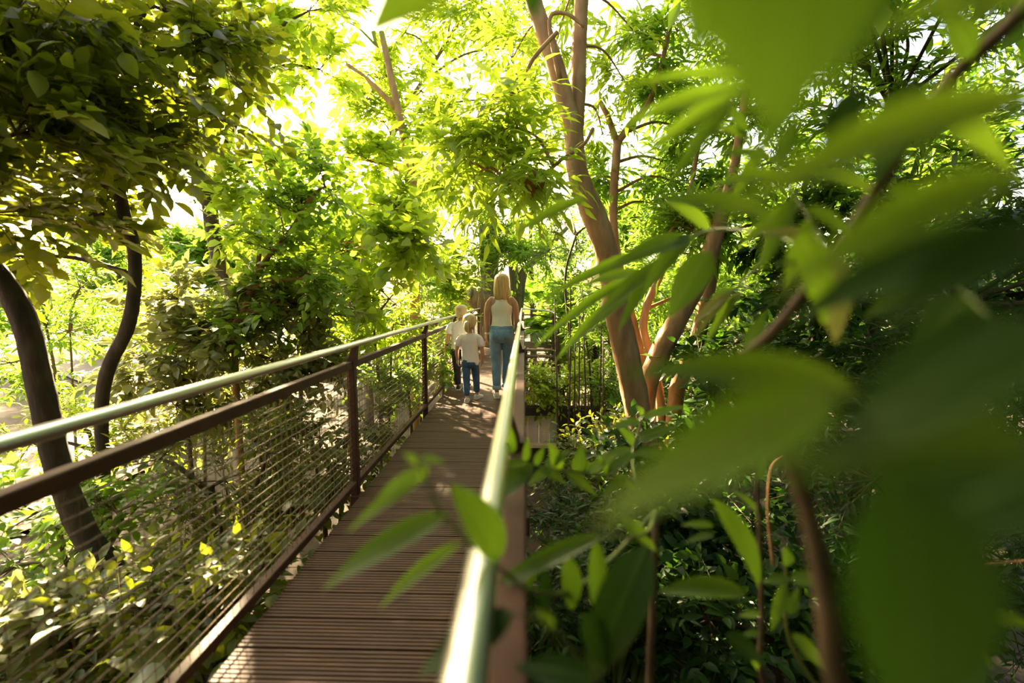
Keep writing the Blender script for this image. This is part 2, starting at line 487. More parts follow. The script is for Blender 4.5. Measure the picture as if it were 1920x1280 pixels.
c = at(330, 432, 24)
pav = empty('pavilion', (c[0], c[1], -1), 'pale flat-roofed pavilion edge glimpsed between the trunks in the bright gap', 'pavilion')
box('roof', c[0] - 6, c[0] + 2.2, c[1], c[1] + 5, c[2] - 0.12, c[2] + 0.16, M['beam'], pav, 0.02)
for x in (c[0] - 5.5, c[0] - 2, c[0] + 1.8):
    for y in (c[1] + .3, c[1] + 4.7):
        box('column', x - .12, x + .12, y - .12, y + .12, -2.0, c[2] - 0.12, M['beam'], pav, 0.01)

# dark shelter below the stairs; white boards stand in for light through an opening
a, b = at(984, 778, 8.6), at(1044, 832, 8.6)
sh = empty('shelter', (0.6, 8.7, -2.2), 'dark low shelter wall below the stairs with white boards in place of a bright opening', 'shelter')
X0, X1, Z1, Z0 = a[0] - .05, b[0], a[2], b[2]
box('wall_panel', X1, X1 + 0.75, 8.6, 8.72, -2.6, Z1 + 0.12, M['dark_wall'], sh)
box('wall_panel', X0 - 0.8, X0 - .02, 8.6, 8.72, -2.6, Z1 + 0.12, M['dark_wall'], sh)
box('lintel', X0 - 0.8, X1 + 0.85, 8.55, 8.75, Z1 - .0, Z1 + 0.16, M['dark_wall'], sh)
for i in range(4):
    w = (X1 - X0 + .2) / 4
    box('opening_board', X0 - .1 + i * w, X0 - .1 + (i + 1) * w - .008, 8.9, 8.93, Z0 - .5, Z1 + .1, M['opening_board'], sh, 0.002)
box('sill', X0, X1 + .05, 8.52, 8.66, Z0 - .06, Z0, M['beam'], sh)
box('wall_panel', X0, X1, 8.6, 8.7, -2.6, Z0 - .06, M['dark_wall'], sh)

# cane fence behind the shelter
fb = empty('cane_fence', (1.5, 10.3, -1.7), 'low fence of upright bamboo canes behind the dark shelter', 'fence')
zt = at(1040, 735, 9.9)[2]
for i in range(34):
    x = -0.1 + i * 0.066
    R_ = random.Random(i)
    tube('cane', [(x, 9.9 + R_.uniform(-.01, .01), -2.5), (x + R_.uniform(-.015, .015), 9.9, zt + R_.uniform(-.05, .04))], 0.017, M['bamboo'], fb, 6)
for z in (zt - .12, zt - .55):
    tube('fence_rail', [(-0.2, 9.93, z), (2.2, 9.93, z)], 0.022, M['bamboo'], fb, 6)

# ------------------------------------------------------------------ the three walkers
M['skin'] = surf('skin', (0.50, 0.27, 0.17), (0.58, 0.33, 0.21), 8, 0.5)
M['skin_tan'] = surf('tanned_skin', (0.40, 0.20, 0.12), (0.49, 0.26, 0.16), 6, 0.5)
M['hair_gold'] = surf('golden_blond_hair', (0.30, 0.17, 0.055), (0.58, 0.40, 0.17), 30, 0.45, stretch=(3, 3, .12), c3=(0.72, 0.56, 0.30), bump=.6)
M['hair_light'] = surf('light_blond_hair', (0.52, 0.36, 0.16), (0.72, 0.56, 0.30), 40, 0.45, stretch=(2, 2, .3), c3=(0.82, 0.70, 0.45), bump=.6)
M['denim'] = surf('light_blue_denim', (0.10, 0.19, 0.33), (0.17, 0.29, 0.46), 7, 0.8, c3=(0.27, 0.41, 0.57), bump=.15)
M['denim_fold'] = surf('turned_up_denim', (0.24, 0.36, 0.45), (0.32, 0.45, 0.53), 9, 0.8)
M['denim_dark'] = surf('dark_blue_denim', (0.025, 0.070, 0.16), (0.045, 0.115, 0.24), 9, 0.8, c3=(0.08, 0.18, 0.33), bump=.15)
M['cream'] = surf('cream_ribbed_cotton', (0.78, 0.75, 0.66), (0.86, 0.84, 0.76), 60, 0.85, stretch=(3, 3, .05), bump=.25)
M['white_tee'] = surf('white_cotton', (0.86, 0.85, 0.87), (0.92, 0.91, 0.93), 4, 0.85)
M['pink_tee'] = surf('pale_pink_white_cotton', (0.86, 0.74, 0.77), (0.91, 0.84, 0.87), 4, 0.85, c3=(0.93, 0.90, 0.92))
M['black_cloth'] = surf('black_trouser_cloth', (0.010, 0.010, 0.011), (0.022, 0.021, 0.022), 9, 0.85)
M['shoe_white'] = surf('white_sneaker_canvas', (0.60, 0.56, 0.50), (0.72, 0.69, 0.63), 14, 0.7)
M['shoe_black'] = surf('black_sneaker_canvas', (0.012, 0.012, 0.013), (0.025, 0.024, 0.024), 14, 0.7)
M['sole'] = surf('white_rubber', (0.72, 0.70, 0.66), (0.82, 0.80, 0.77), 10, 0.6)
M['strap_black'] = surf('black_strap', (0.010, 0.010, 0.010), (0.02, 0.02, 0.02), 10, 0.5)
M['bead'] = surf('pale_beads', (0.60, 0.52, 0.42), (0.72, 0.66, 0.56), 60, 0.5)
M['lip'] = surf('lips', (0.45, 0.17, 0.14), (0.5, 0.2, 0.16), 8, 0.45)
M['eye'] = surf('eye', (0.05, 0.04, 0.03), (0.55, 0.53, 0.5), 40, 0.2)


def rings_vf(rings, sides=24, power=2.3):
    """Closed loft of horizontal superellipses: (z, cx, cy, rx, ry)."""
    zs = np.array([r[0] for r in rings])
    A = np.array(rings, float)
    t = np.linspace(0, 1, len(rings))
    tt = np.linspace(0, 1, (len(rings) - 1) * 4 + 1)
    B = catmull(A, 4)
    B[:, 3:] = np.maximum(B[:, 3:], .004)
    V, F = [], []
    for z, cx, cy, rx, ry in B:
        for k in range(sides):
            a = 2 * math.pi * k / sides
            c, s = math.cos(a), math.sin(a)
            V.append((cx + rx * math.copysign(abs(c) ** (2 / power), c), cy + ry * math.copysign(abs(s) ** (2 / power), s), z))
    n = len(B)
    for i in range(n - 1):
        for k in range(sides):
            a0, b0 = i * sides + k, i * sides + (k + 1) % sides
            F.append((a0, b0, b0 + sides, a0 + sides))
    F.append(tuple(range(sides))[::-1]); F.append(tuple((n - 1) * sides + k for k in range(sides)))
    return V, F


def limb_vf(P, R, sides=12, n=5):
    P = np.array(P, float)
    Q = catmull(P, n)
    rr = np.interp(np.linspace(0, 1, len(Q)), np.linspace(0, 1, len(R)), R)
    a, b = Q[0] - (Q[1] - Q[0]) * .0, Q[-1]
    d0, d1 = unit_(Q[0] - Q[1]), unit_(Q[-1] - Q[-2])
    Q = np.vstack([Q[0] + d0 * rr[0] * .7, Q[0] + d0 * rr[0] * .4, Q, Q[-1] + d1 * rr[-1] * .4, Q[-1] + d1 * rr[-1] * .7])
    rr = np.concatenate([[rr[0] * .35, rr[0] * .8], rr, [rr[-1] * .8, rr[-1] * .35]])
    return tube_vf(Q, rr, sides)


def unit_(v):
    return v / (np.linalg.norm(v) + 1e-9)


def ball_vf(c, r, sides=14):
    rx, ry, rz = r if hasattr(r, '__len__') else (r, r, r)
    rings = []
    V, F = [], []
    for i in range(9):
        th = math.pi * (i + .15) / 8.3
        for k in range(sides):
            a = 2 * math.pi * k / sides
            V.append((c[0] + rx * math.sin(th) * math.cos(a), c[1] + ry * math.sin(th) * math.sin(a), c[2] - rz * math.cos(th)))
    for i in range(8):
        for k in range(sides):
            a0, b0 = i * sides + k, i * sides + (k + 1) % sides
            F.append((a0, b0, b0 + sides, a0 + sides))
    F.append(tuple(range(sides))[::-1]); F.append(tuple(8 * sides + k for k in range(sides)))
    return V, F


def fuse(name, parts, mat, parent, voxel=.006, smooth=4):
    """One continuous surface out of overlapping closed pieces."""
    V, F = [], []
    for v, f in parts:
        o = len(V)
        V += [tuple(p) for p in v]
        F += [tuple(i + o for i in q) for q in f]
    me = mesh_from(name, V, F)
    tmp = bpy.data.objects.new(name, me)
    COL.objects.link(tmp)
    m = tmp.modifiers.new('r', 'REMESH'); m.mode, m.voxel_size, m.use_smooth_shade = 'VOXEL', voxel, True
    s = tmp.modifiers.new('s', 'SMOOTH'); s.factor, s.iterations = .5, smooth
    dg = bpy.context.evaluated_depsgraph_get()
    dg.update()
    out = bpy.data.meshes.new_from_object(tmp.evaluated_get(dg))
    bpy.data.objects.remove(tmp)
    out.name = name
    out.materials.clear(); out.materials.append(mat)
    o = bpy.data.objects.new(name, out)
    COL.objects.link(o)
    o.parent = parent
    return o


def plain(name, vf, mat, parent, smooth=True):
    o = link(name, mesh_from(name, *vf), None, mat, smooth)
    o.parent = parent
    return o


def hand_parts(w, d, side, s, fwd=np.array([0, 1.0, 0])):
    """Relaxed hand from wrist w pointing along d; side = +1/-1 towards the thumb side of the body front."""
    d = unit_(np.array(d, float)); fwd = unit_(fwd - d * (fwd @ d)); out = np.cross(d, fwd)
    palm = limb_vf([w, w + d * .045 * s, w + d * .085 * s], [.024 * s, .030 * s, .028 * s], 10, 3)
    P = [palm]
    for k, (o_, ln) in enumerate(((.024, .066), (.008, .076), (-.008, .072), (-.022, .056))):
        b = w + d * .082 * s + fwd * o_ * s
        c = -out * side * .012 * s
        P.append(limb_vf([b, b + d * ln * .4 * s + c * .4, b + d * ln * .75 * s + c * 1.2, b + d * ln * s + c * 2.4], [.0092 * s, .0088 * s, .0082 * s, .0072 * s], 7, 2))
    b = w + d * .03 * s + fwd * .024 * s
    P.append(limb_vf([b, b + fwd * .022 * s + d * .022 * s, b + fwd * .03 * s + d * .05 * s], [.012 * s, .0105 * s, .0085 * s], 7, 2))
    return P


def shoe(parent, foot, heel_to_toe, s, mat, lift=0.0, name='shoe'):
    """Low sneaker: upper with a white rubber sole; foot = point under the ankle, heel_to_toe = direction."""
    f = np.array(foot, float)
    d = unit_(np.array(heel_to_toe, float)); side = unit_(np.cross(d, [0, 0, 1.0])); up = np.cross(side, d)

    def ring(t, h0, h1, w):
        return t, h0, h1, w
    secs = [(-.075, .0, .075, .026), (-.06, .0, .088, .034), (-.02, .0, .085, .037), (.03, .0, .072, .038), (.09, .0, .056, .044), (.14, .0, .046, .043), (.175, .0, .034, .030), (.188, .004, .022, .014)]
    V, F, S = [], [], 12
    for t, h0, h1, w in secs:
        for k in range(S):
            a = 2 * math.pi * k / S
            c_, s_ = math.cos(a), math.sin(a)
            hh = .018 + (h1 - .018) * max(0, s_) if s_ > 0 else .018 * (1 + s_ * .6)
            V.append(f + (d * t + side * (w * math.copysign(abs(c_) ** .7, c_)) + up * hh) * s)
    n = len(secs)
    for i in range(n - 1):
        for k in range(S):
            a0, b0 = i * S + k, i * S + (k + 1) % S
            F.append((a0, b0, b0 + S, a0 + S))
    F.append(tuple(range(S))[::-1]); F.append(tuple((n - 1) * S + k for k in range(S)))
    o = plain(name, (V, F), mat, parent)
    V2, F2, outl = [], [], []
    for t, h0, h1, w in secs: outl.append((t, w * 1.06))
    pts = [(t, w) for t, w in outl] + [(t, -w) for t, w in outl[::-1]]
    k = len(pts)
    for z in (.0, .022):
        V2 += [f + (d * t * 1.02 + side * w + up * z) * s for t, w in pts]
    F2 = [(i, (i + 1) % k, (i + 1) % k + k, i + k) for i in range(k)] + [tuple(range(k))[::-1], tuple(range(k, 2 * k))]
    plain('sole', (V2, F2), M['sole'], o, False)
    return o


def head_parts(c, s):
    """Head facing +y centred on c (scale 1 = adult)."""
    x, y, z = c
    P = [ball_vf((x, y - .008 * s, z + .022 * s), (.074 * s, .092 * s, .092 * s)), ball_vf((x, y + .018 * s, z - .045 * s), (.056 * s, .066 * s, .062 * s)),
         ball_vf((x, y + .060 * s, z - .088 * s), (.026 * s, .022 * s, .020 * s), 8),
         limb_vf([(x, y + .084 * s, z + .008 * s), (x, y + .098 * s, z - .022 * s), (x, y + .100 * s, z - .034 * s)], [.008 * s, .011 * s, .013 * s], 8, 2)]
    for q in (-1, 1):
        P.append(ball_vf((x + q * .077 * s, y - .002 * s, z - .012 * s), (.010 * s, .020 * s, .032 * s), 8))
    return P


def face_bits(root, c, s):
    x, y, z = c
    for q in (-1, 1):
        plain('eye', ball_vf((x + q * .031 * s, y + .075 * s, z + .002 * s), (.013 * s, .010 * s, .009 * s), 8), M['eye'], root)
    plain('mouth', ball_vf((x, y + .080 * s, z - .062 * s), (.024 * s, .008 * s, .007 * s), 8), M['lip'], root)


def hair_shell(name, rings, mat, parent, seed, lock=.05, sides=72, cuts=None):
    """Loft with lengthwise locks."""
    R_ = np.random.default_rng(seed)
    B = catmull(np.array(rings, float), 6)
    ph = R_.normal(0, 1, sides)
    ph = ph * .6 + np.roll(ph, 1) * .4
    ph2 = R_.uniform(-1, 1, sides)
    V, F = [], []
    n = len(B)
    for i, (z, cx, cy, rx, ry) in enumerate(B):
        t = i / (n - 1)
        for k in range(sides):
            a = 2 * math.pi * k / sides
            g = 1 + lock * ph[k] * min(1, .25 + t * 1.2)
            zz = z - (ph2[k] * .022 * max(0, t - .75) * 4)
            V.append((cx + rx * g * math.cos(a), cy + ry * g * math.sin(a), zz))
    for i in range(n - 1):
        for k in range(sides):
            a0, b0 = i * sides + k, i * sides + (k + 1) % sides
            F.append((a0, b0, b0 + sides, a0 + sides)[::-1])
    F.append(tuple(range(sides))); F.append(tuple((n - 1) * sides + k for k in range(sides))[::-1])
    return plain(name, (V, F), mat, parent)


# ---- woman
wl = at(941, 745, 6.25); wl[2] = 0
woman = empty('person', wl, 'woman with blond hair in a cream tank top and blue jeans walking away', 'person')
hl, hr_ = np.array([-.205, .035, .875]), np.array([.205, .06, .865])
armL = [(-.128, 0, 1.362), (-.172, -.012, 1.295), (-.197, -.02, 1.19), (-.203, -.015, 1.08), (-.206, .01, .98), hl]
armR = [(.128, 0, 1.362), (.172, -.005, 1.295), (.197, -.005, 1.19), (.203, .005, 1.08), (.206, .03, .98), hr_]
ar = [.042, .050, .045, .040, .036, .024]
lL = [(-.085, 0, .90), (-.088, .01, .70), (-.080, .015, .48), (-.074, -.03, .28), (-.066, -.05, .09)]
lR = [(.085, 0, .90), (.082, .045, .70), (.070, .085, .48), (.058, .10, .28), (.050, .13, .09)]
body = [rings_vf([(.80, 0, 0, .13, .09), (.92, 0, -.01, .155, .105), (1.02, 0, 0, .128, .088), (1.12, 0, .005, .122, .085), (1.22, 0, .01, .145, .095), (1.30, 0, .0, .155, .090), (1.355, 0, -.005, .138, .072), (1.395, 0, -.01, .098, .060), (1.43, 0, -.008, .060, .052), (1.46, 0, -.005, .048, .048)]),
        limb_vf([(0, -.008, 1.40), (0, 0, 1.46), (0, .012, 1.53)], [.058, .050, .050]), limb_vf(armL, ar), limb_vf(armR, ar)]
body += [limb_vf(lL, [.075, .075, .052, .045, .032]), limb_vf(lR, [.075, .075, .052, .045, .032])]
body += [limb_vf([(-.066, -.05, .09), (-.066, .06, .03)], [.03, .022]), limb_vf([(.05, .13, .09), (.055, .24, .03)], [.03, .022])]
body += head_parts((0, .01, 1.585), 1.0)
body += hand_parts(hl, (.02, .05, -1), -1, 1.0) + hand_parts(hr_, (-.02, .08, -1), 1, 1.0)
fuse('body', body, M['skin_tan'], woman, .0055)
face_bits(woman, (0, .01, 1.585), 1.0)
hair_shell('hair', [(1.708, 0, -.012, .012, .012), (1.700, 0, -.012, .052, .060), (1.665, 0, -.012, .090, .100), (1.60, 0, -.018, .103, .106), (1.53, 0, -.030, .106, .098), (1.47, .003, -.045, .110, .080), (1.41, .006, -.066, .104, .056), (1.362, .010, -.082, .072, .032)], M['hair_gold'], woman, 1, .035)
tank = fuse('tank_top', [rings_vf([(.985, 0, 0, .146, .104), (1.02, 0, 0, .140, .098), (1.12, 0, .005, .133, .094), (1.20, 0, .008, .150, .104), (1.25, 0, .005, .156, .106), (1.29, 0, .0, .140, .104), (1.335, 0, -.004, .112, .096), (1.385, 0, -.008, .094, .082), (1.425, 0, -.010, .080, .066)], 28, 2.1)], M['cream'], woman, .006)
plain('hem', rings_vf([(.978, 0, 0, .1485, .1065), (.990, 0, 0, .1495, .1075), (1.004, 0, 0, .147, .105)], 28, 2.1), M['cream'], tank)
jl = [rings_vf([(.995, 0, 0, .143, .100), (.95, 0, -.005, .156, .112), (.90, 0, -.012, .166, .122), (.84, 0, -.016, .170, .122), (.80, 0, -.012, .165, .112), (.765, 0, -.004, .14, .09)], 28, 2.4),
      ball_vf((-.075, -.055, .855), (.088, .085, .10)), ball_vf((.075, -.055, .855), (.088, .085, .10)),
      limb_vf([(-.083, -.004, .86), (-.086, .006, .74), (-.084, .012, .60), (-.079, .012, .48), (-.074, -.020, .34), (-.068, -.045, .17)], [.090, .088, .076, .066, .063, .055], 16),
      limb_vf([(.083, .0, .86), (.084, .03, .74), (.080, .06, .60), (.071, .083, .48), (.060, .095, .34), (.053, .12, .17)], [.090, .088, .076, .066, .063, .055], 16)]
jeans = fuse('jeans', jl, M['denim'], woman, .006)
plain('waistband', rings_vf([(.962, 0, -.003, .156, .113), (.975, 0, -.002, .153, .110), (.997, 0, 0, .148, .105)], 28, 2.4), M['denim'], jeans)
for x, y in ((-.0665, -.048), (.052, .122)):
    plain('turned_up_cuff', tube_vf([(x, y, .115), (x, y, .13), (x, y, .165), (x, y, .172)], [.060, .0625, .0625, .058], 18), M['denim_fold'], jeans)
for q in (-1, 1):
    V, F = [], []
    for j in range(6):
        for i in range(6):
            xx, zz = (i / 5 - .5) * .105, (j / 5 - .5) * .125
            if j == 0: zz += .018 * (1 - abs(i / 2.5 - 1)) * -1
            X, Z = q * .078 + xx, .885 + zz
            dx, dz = (X - q * .075) / .088, (Z - .855) / .10
            rr = 1 - dx * dx - dz * dz
            Y = min(-.055 - .085 * math.sqrt(max(rr, 0)), -.105 if abs(zz) < .07 else -.10) - .004
            V.append((X, Y, Z))
    for j in range(5):
        for i in range(5): F.append((j * 6 + i, j * 6 + i + 1, j * 6 + i + 7, j * 6 + i + 6))
    pk = plain('back_pocket', (V, F), M['denim'], jeans)
    sm = pk.modifiers.new('s', 'SOLIDIFY'); sm.thickness = .004
shoe(woman, (-.068, -.045, .0), (-.12, 1, 0), .98, M['shoe_white'])
shoe(woman, (.05, .125, .0), (.05, 1, 0), .98, M['shoe_white'])
plain('bead_bracelet', tube_vf([(-.205, .033, .872), (-.205, .031, .888), (-.205, .030, .900)], [.031, .034, .031], 14), M['bead'], woman)
plain('wrist_strap', tube_vf([(.205, .056, .868), (.205, .054, .882), (.205, .053, .892)], [.029, .030, .029], 14), M['strap_black'], woman)

# ---- girl
gl = at(882, 750, 6.05); gl[2] = 0
girl = empty('person', gl, 'small girl with a blond ponytail, pale pink tee and dark blue jeans', 'person')
wL, wR = np.array([-.170, .02, .555]), np.array([.168, .03, .565])
armL = [(-.105, 0, .865), (-.140, -.01, .80), (-.168, -.02, .70), (-.175, -.005, .64), wL]
armR = [(.105, 0, .865), (.140, -.005, .80), (.160, -.01, .70), (.167, .005, .64), wR]
ar = [.036, .036, .030, .027, .020]
lL = [(-.052, 0, .54), (-.050, -.03, .42), (-.044, -.06, .29), (-.036, -.10, .17), (-.032, -.13, .06)]
lR = [(.052, 0, .54), (.066, .04, .42), (.076, .06, .29), (.080, .07, .17), (.082, .075, .06)]
body = [rings_vf([(.47, 0, 0, .085, .065), (.56, 0, -.004, .100, .078), (.63, 0, 0, .090, .068), (.72, 0, .004, .096, .068), (.81, 0, 0, .108, .066), (.87, 0, -.004, .098, .052), (.905, 0, -.006, .05, .04)]),
        limb_vf([(0, -.004, .88), (0, .004, .94), (0, .01, .99)], [.040, .036, .038]), limb_vf(armL, ar), limb_vf(armR, ar), limb_vf(lL, [.052, .048, .038, .032, .024]), limb_vf(lR, [.052, .048, .038, .032, .024]),
        limb_vf([(-.032, -.13, .06), (-.034, -.05, .02)], [.022, .016]), limb_vf([(.082, .075, .06), (.10, .15, .02)], [.022, .016])]
body += head_parts((0, .008, 1.055), .92)
body += hand_parts(wL, (.02, .06, -1), -1, .66) + hand_parts(wR, (-.03, .05, -1), 1, .66)
fuse('body', body, M['skin'], girl, .0045)
face_bits(girl, (0, .008, 1.055), .92)
hair = hair_shell('hair', [(1.172, 0, -.008, .010, .010), (1.165, 0, -.008, .045, .055), (1.135, 0, -.010, .080, .090), (1.085, 0, -.014, .090, .098), (1.035, 0, -.024, .086, .086), (.995, 0, -.035, .066, .060), (.975, 0, -.04, .040, .036)], M['hair_light'], girl, 2, .03)
plain('ponytail', limb_vf([(-.012, -.105, 1.06), (-.022, -.145, 1.045), (-.026, -.150, 1.00), (-.018, -.135, .95), (-.012, -.125, .93)], [.020, .031, .033, .024, .010], 12), M['hair_light'], hair)
plain('hair_band', tube_vf([(-.011, -.100, 1.062), (-.014, -.118, 1.058)], [.023, .023], 12), M['sole'], hair)
fuse('t_shirt', [rings_vf([(.525, .004, -.004, .122, .094), (.56, .003, -.002, .118, .090), (.64, 0, 0, .112, .084), (.74, 0, .004, .116, .082), (.82, 0, 0, .122, .078), (.875, 0, -.004, .106, .062), (.91, 0, -.006, .056, .048)], 28, 2.2),
                 ball_vf((.075, -.03, .515), (.048, .05, .05)),
                 limb_vf([(-.090, 0, .862), (-.130, -.006, .825), (-.158, -.012, .755)], [.044, .048, .050]), limb_vf([(.090, 0, .862), (.130, -.004, .825), (.156, -.008, .755)], [.044, .048, .050])], M['pink_tee'], girl, .0055, 3)
fuse('jeans', [rings_vf([(.575, 0, -.002, .108, .084), (.53, 0, -.006, .112, .090), (.48, 0, -.006, .112, .088), (.44, 0, 0, .10, .07)], 24, 2.4),
               limb_vf([(-.052, -.002, .50), (-.050, -.030, .42), (-.044, -.058, .29), (-.037, -.098, .17), (-.033, -.122, .105)], [.062, .058, .050, .044, .041], 14),
               limb_vf([(.052, .002, .50), (.064, .038, .42), (.074, .058, .29), (.079, .068, .17), (.081, .073, .115)], [.062, .058, .050, .044, .041], 14)], M['denim_dark'], girl, .0055)
shoe(girl, (-.033, -.130, .0), (-.05, 1, 0), .80, M['shoe_white'])
shoe(girl, (.083, .078, .0), (.42, 1, 0), .80, M['shoe_white'])

# ---- boy
bl_ = at(862, 731, 6.75); bl_[2] = 0
boy = empty('person', bl_, 'boy with short blond hair, white tee and black trousers beside the railing', 'person')
wL, wR = np.array([-.185, -.03, .675]), np.array([.175, .05, .62])
armL = [(-.112, 0, .985), (-.140, -.02, .91), (-.155, -.045, .81), (-.168, -.045, .74), wL]
armR = [(.112, 0, .985), (.150, .01, .91), (.168, .02, .80), (.172, .035, .71), wR]
ar = [.038, .038, .032, .029, .021]
lL = [(-.058, 0, .60), (-.050, .01, .45), (-.040, .01, .31), (-.028, -.01, .18), (-.020, -.02, .06)]
lR = [(.058, 0, .60), (.075, .06, .45), (.085, .10, .31), (.09, .13, .18), (.095, .15, .06)]
body = [rings_vf([(.53, 0, 0, .09, .07), (.62, 0, -.004, .105, .08), (.70, 0, 0, .098, .072), (.80, 0, .004, .105, .074), (.92, 0, 0, .118, .072), (.99, 0, -.004, .106, .058), (1.03, .01, -.004, .05, .045)]),
        limb_vf([(.01, -.004, 1.0), (.022, .004, 1.06), (.03, .01, 1.10)], [.044, .040, .042]), limb_vf(armL, ar), limb_vf(armR, ar), limb_vf(lL, [.055, .052, .040, .035, .026]), limb_vf(lR, [.055, .052, .040, .035, .026]),
        limb_vf([(-.02, -.02, .06), (-.02, .07, .02)], [.024, .018]), limb_vf([(.095, .15, .06), (.10, .24, .02)], [.024, .018])]
body += head_parts((.032, .012, 1.155), .94)
body += hand_parts(wL, (-.42, .06, -1), -1, .74) + hand_parts(wR, (-.02, .08, -1), 1, .74)
fuse('body', body, M['skin'], boy, .005)
face_bits(boy, (.032, .012, 1.155), .94)
hair_shell('hair', [(1.278, .032, .0, .012, .012), (1.270, .032, .0, .050, .060), (1.240, .032, -.004, .084, .094), (1.19, .032, -.010, .091, .100), (1.14, .032, -.022, .084, .090), (1.105, .032, -.034, .064, .062), (1.09, .032, -.036, .045, .042)], M['hair_light'], boy, 3, .03)
fuse('t_shirt', [rings_vf([(.615, 0, -.004, .125, .098), (.68, 0, -.002, .121, .094), (.78, 0, .002, .120, .088), (.90, 0, 0, .128, .084), (.975, 0, -.004, .116, .068), (1.015, .006, -.005, .072, .056), (1.035, .012, -.005, .052, .048)], 28, 2.2),
                 limb_vf([(-.096, 0, .98), (-.134, -.014, .935), (-.152, -.032, .865)], [.048, .052, .054]), limb_vf([(.096, 0, .98), (.140, .005, .935), (.160, .012, .865)], [.048, .052, .054])], M['white_tee'], boy, .0055, 3)
fuse('trousers', [rings_vf([(.66, 0, -.002, .115, .088), (.61, 0, -.006, .118, .094), (.55, 0, -.006, .116, .090), (.50, 0, 0, .10, .07)], 24, 2.4),
                  limb_vf([(-.058, 0, .56), (-.050, .01, .45), (-.040, .01, .31), (-.029, -.008, .18), (-.021, -.02, .105)], [.064, .062, .054, .050, .048], 14),
                  limb_vf([(.058, .004, .56), (.075, .058, .45), (.084, .098, .31), (.089, .128, .18), (.093, .146, .105)], [.064, .062, .054, .050, .048], 14)], M['black_cloth'], boy, .0055)
shoe(boy, (-.02, -.02, .0), (-.06, 1, 0), .88, M['shoe_black'])
shoe(boy, (.095, .15, .0), (.10, 1, 0), .88, M['shoe_black'])
plain('wrist_watch', tube_vf([wL + np.array([.008, 0, .02]), wL + np.array([.003, 0, .008]), wL + np.array([-.002, 0, -.002])], [.025, .028, .026], 14), M['strap_black'], boy)

# ------------------------------------------------------------------ leaves
def leaf_template(shape, rows, thick=False):
    """Leaf of length 1 along +y, normal +z: folded along the midrib and curved. Returns vertices and triangles."""
    if rows == 0:                                   # smallest: a folded diamond
        w = {'lance': .13, 'oval': .24, 'round': .33, 'long': .08}[shape]
        V = [(0, 0, 0), (-w, .45, .05), (w, .45, .05), (0, 1, -.10)]
        return np.array(V, float), np.array([(0, 3, 1), (0, 2, 3)])
    V, F = [(0, 0, 0)], []
    prof = {'lance': lambda t: .14 * math.sin(math.pi * t ** .75) ** .9 * (1 - .25 * t),
            'long': lambda t: .085 * math.sin(math.pi * t ** .6) ** .8,
            'oval': lambda t: .25 * math.sin(math.pi * t ** .85) ** .75,
            'round': lambda t: .36 * math.sin(math.pi * t ** .8) ** .7}[shape]
    for i in range(1, rows):
        t = i / rows
        w, zc = prof(t), -.16 * t * t + .03 * math.sin(math.pi * t)
        V += [(-w, t, zc + w * .28), (0, t, zc), (w, t, zc + w * .28)]
    V.append((0, 1, -.17))
    e = len(V) - 1
    F += [(0, 2, 1), (0, 3, 2)]
    for i in range(rows - 2):
        a = 1 + 3 * i
        F += [(a, a + 1, a + 4), (a, a + 4, a + 3), (a + 1, a + 2, a + 5), (a + 1, a + 5, a + 4)]
    a = e - 3
    F += [(a, a + 1, e), (a + 1, a + 2, e)]
    return np.array(V, float), np.array(F)


TPL = {(s, r): leaf_template(s, r) for s in ('lance', 'oval', 'round', 'long') for r in (0, 3, 4, 7)}
LEAF_ME = {}


def leaf_mesh(shape, rows, mat):
    key = (shape, rows, mat)
    if key not in LEAF_ME:
        V, F = TPL[(shape, rows)]
        me = mesh_np('leaf', V, F)
        me.materials.append(M[mat])
        LEAF_ME[key] = me
    return LEAF_ME[key]


def unit(a):
    return a / (np.linalg.norm(a, axis=-1, keepdims=True) + 1e-9)


def leaf_frames(D, N):
    D = unit(D)
    S = unit(np.cross(D, N))
    return S, D, np.cross(S, D)


def merge_leaves(P, S, D, N, L, W, shape, rows):
    V, F = TPL[(shape, rows)]
    VV = P[:, None, :] + (L * W)[:, None, None] * V[None, :, 0:1] * S[:, None, :] + L[:, None, None] * (V[None, :, 1:2] * D[:, None, :] + V[None, :, 2:3] * N[:, None, :])
    FF = F[None] + (np.arange(len(P)) * len(V))[:, None, None]
    return VV.reshape(-1, 3), FF.reshape(-1, 3)


def twig_tubes(A, B, r):
    """Three-sided tapered stems from A to B."""
    n = len(A)
    d = unit(B - A)
    u = unit(np.cross(d, np.tile([0.3, 0.2, 1.0], (n, 1))))
    v = np.cross(d, u)
    V = []
    for k in range(3):
        a = 2 * math.pi * k / 3
        V.append(A + r * (math.cos(a) * u + math.sin(a) * v))
    V.append(B)
    V = np.stack(V, 1).reshape(-1, 3)
    F = np.array([(0, 1, 3), (1, 2, 3), (2, 0, 3)])
    return V, (F[None] + (np.arange(n) * 4)[:, None, None]).reshape(-1, 3)


STATS = {'leaves': 0, 'single': 0, 'tris': 0}
SUNV = np.array([math.sin(SUN_AZ) * math.cos(SUN_EL), math.cos(SUN_AZ) * math.cos(SUN_EL), math.sin(SUN_EL)])


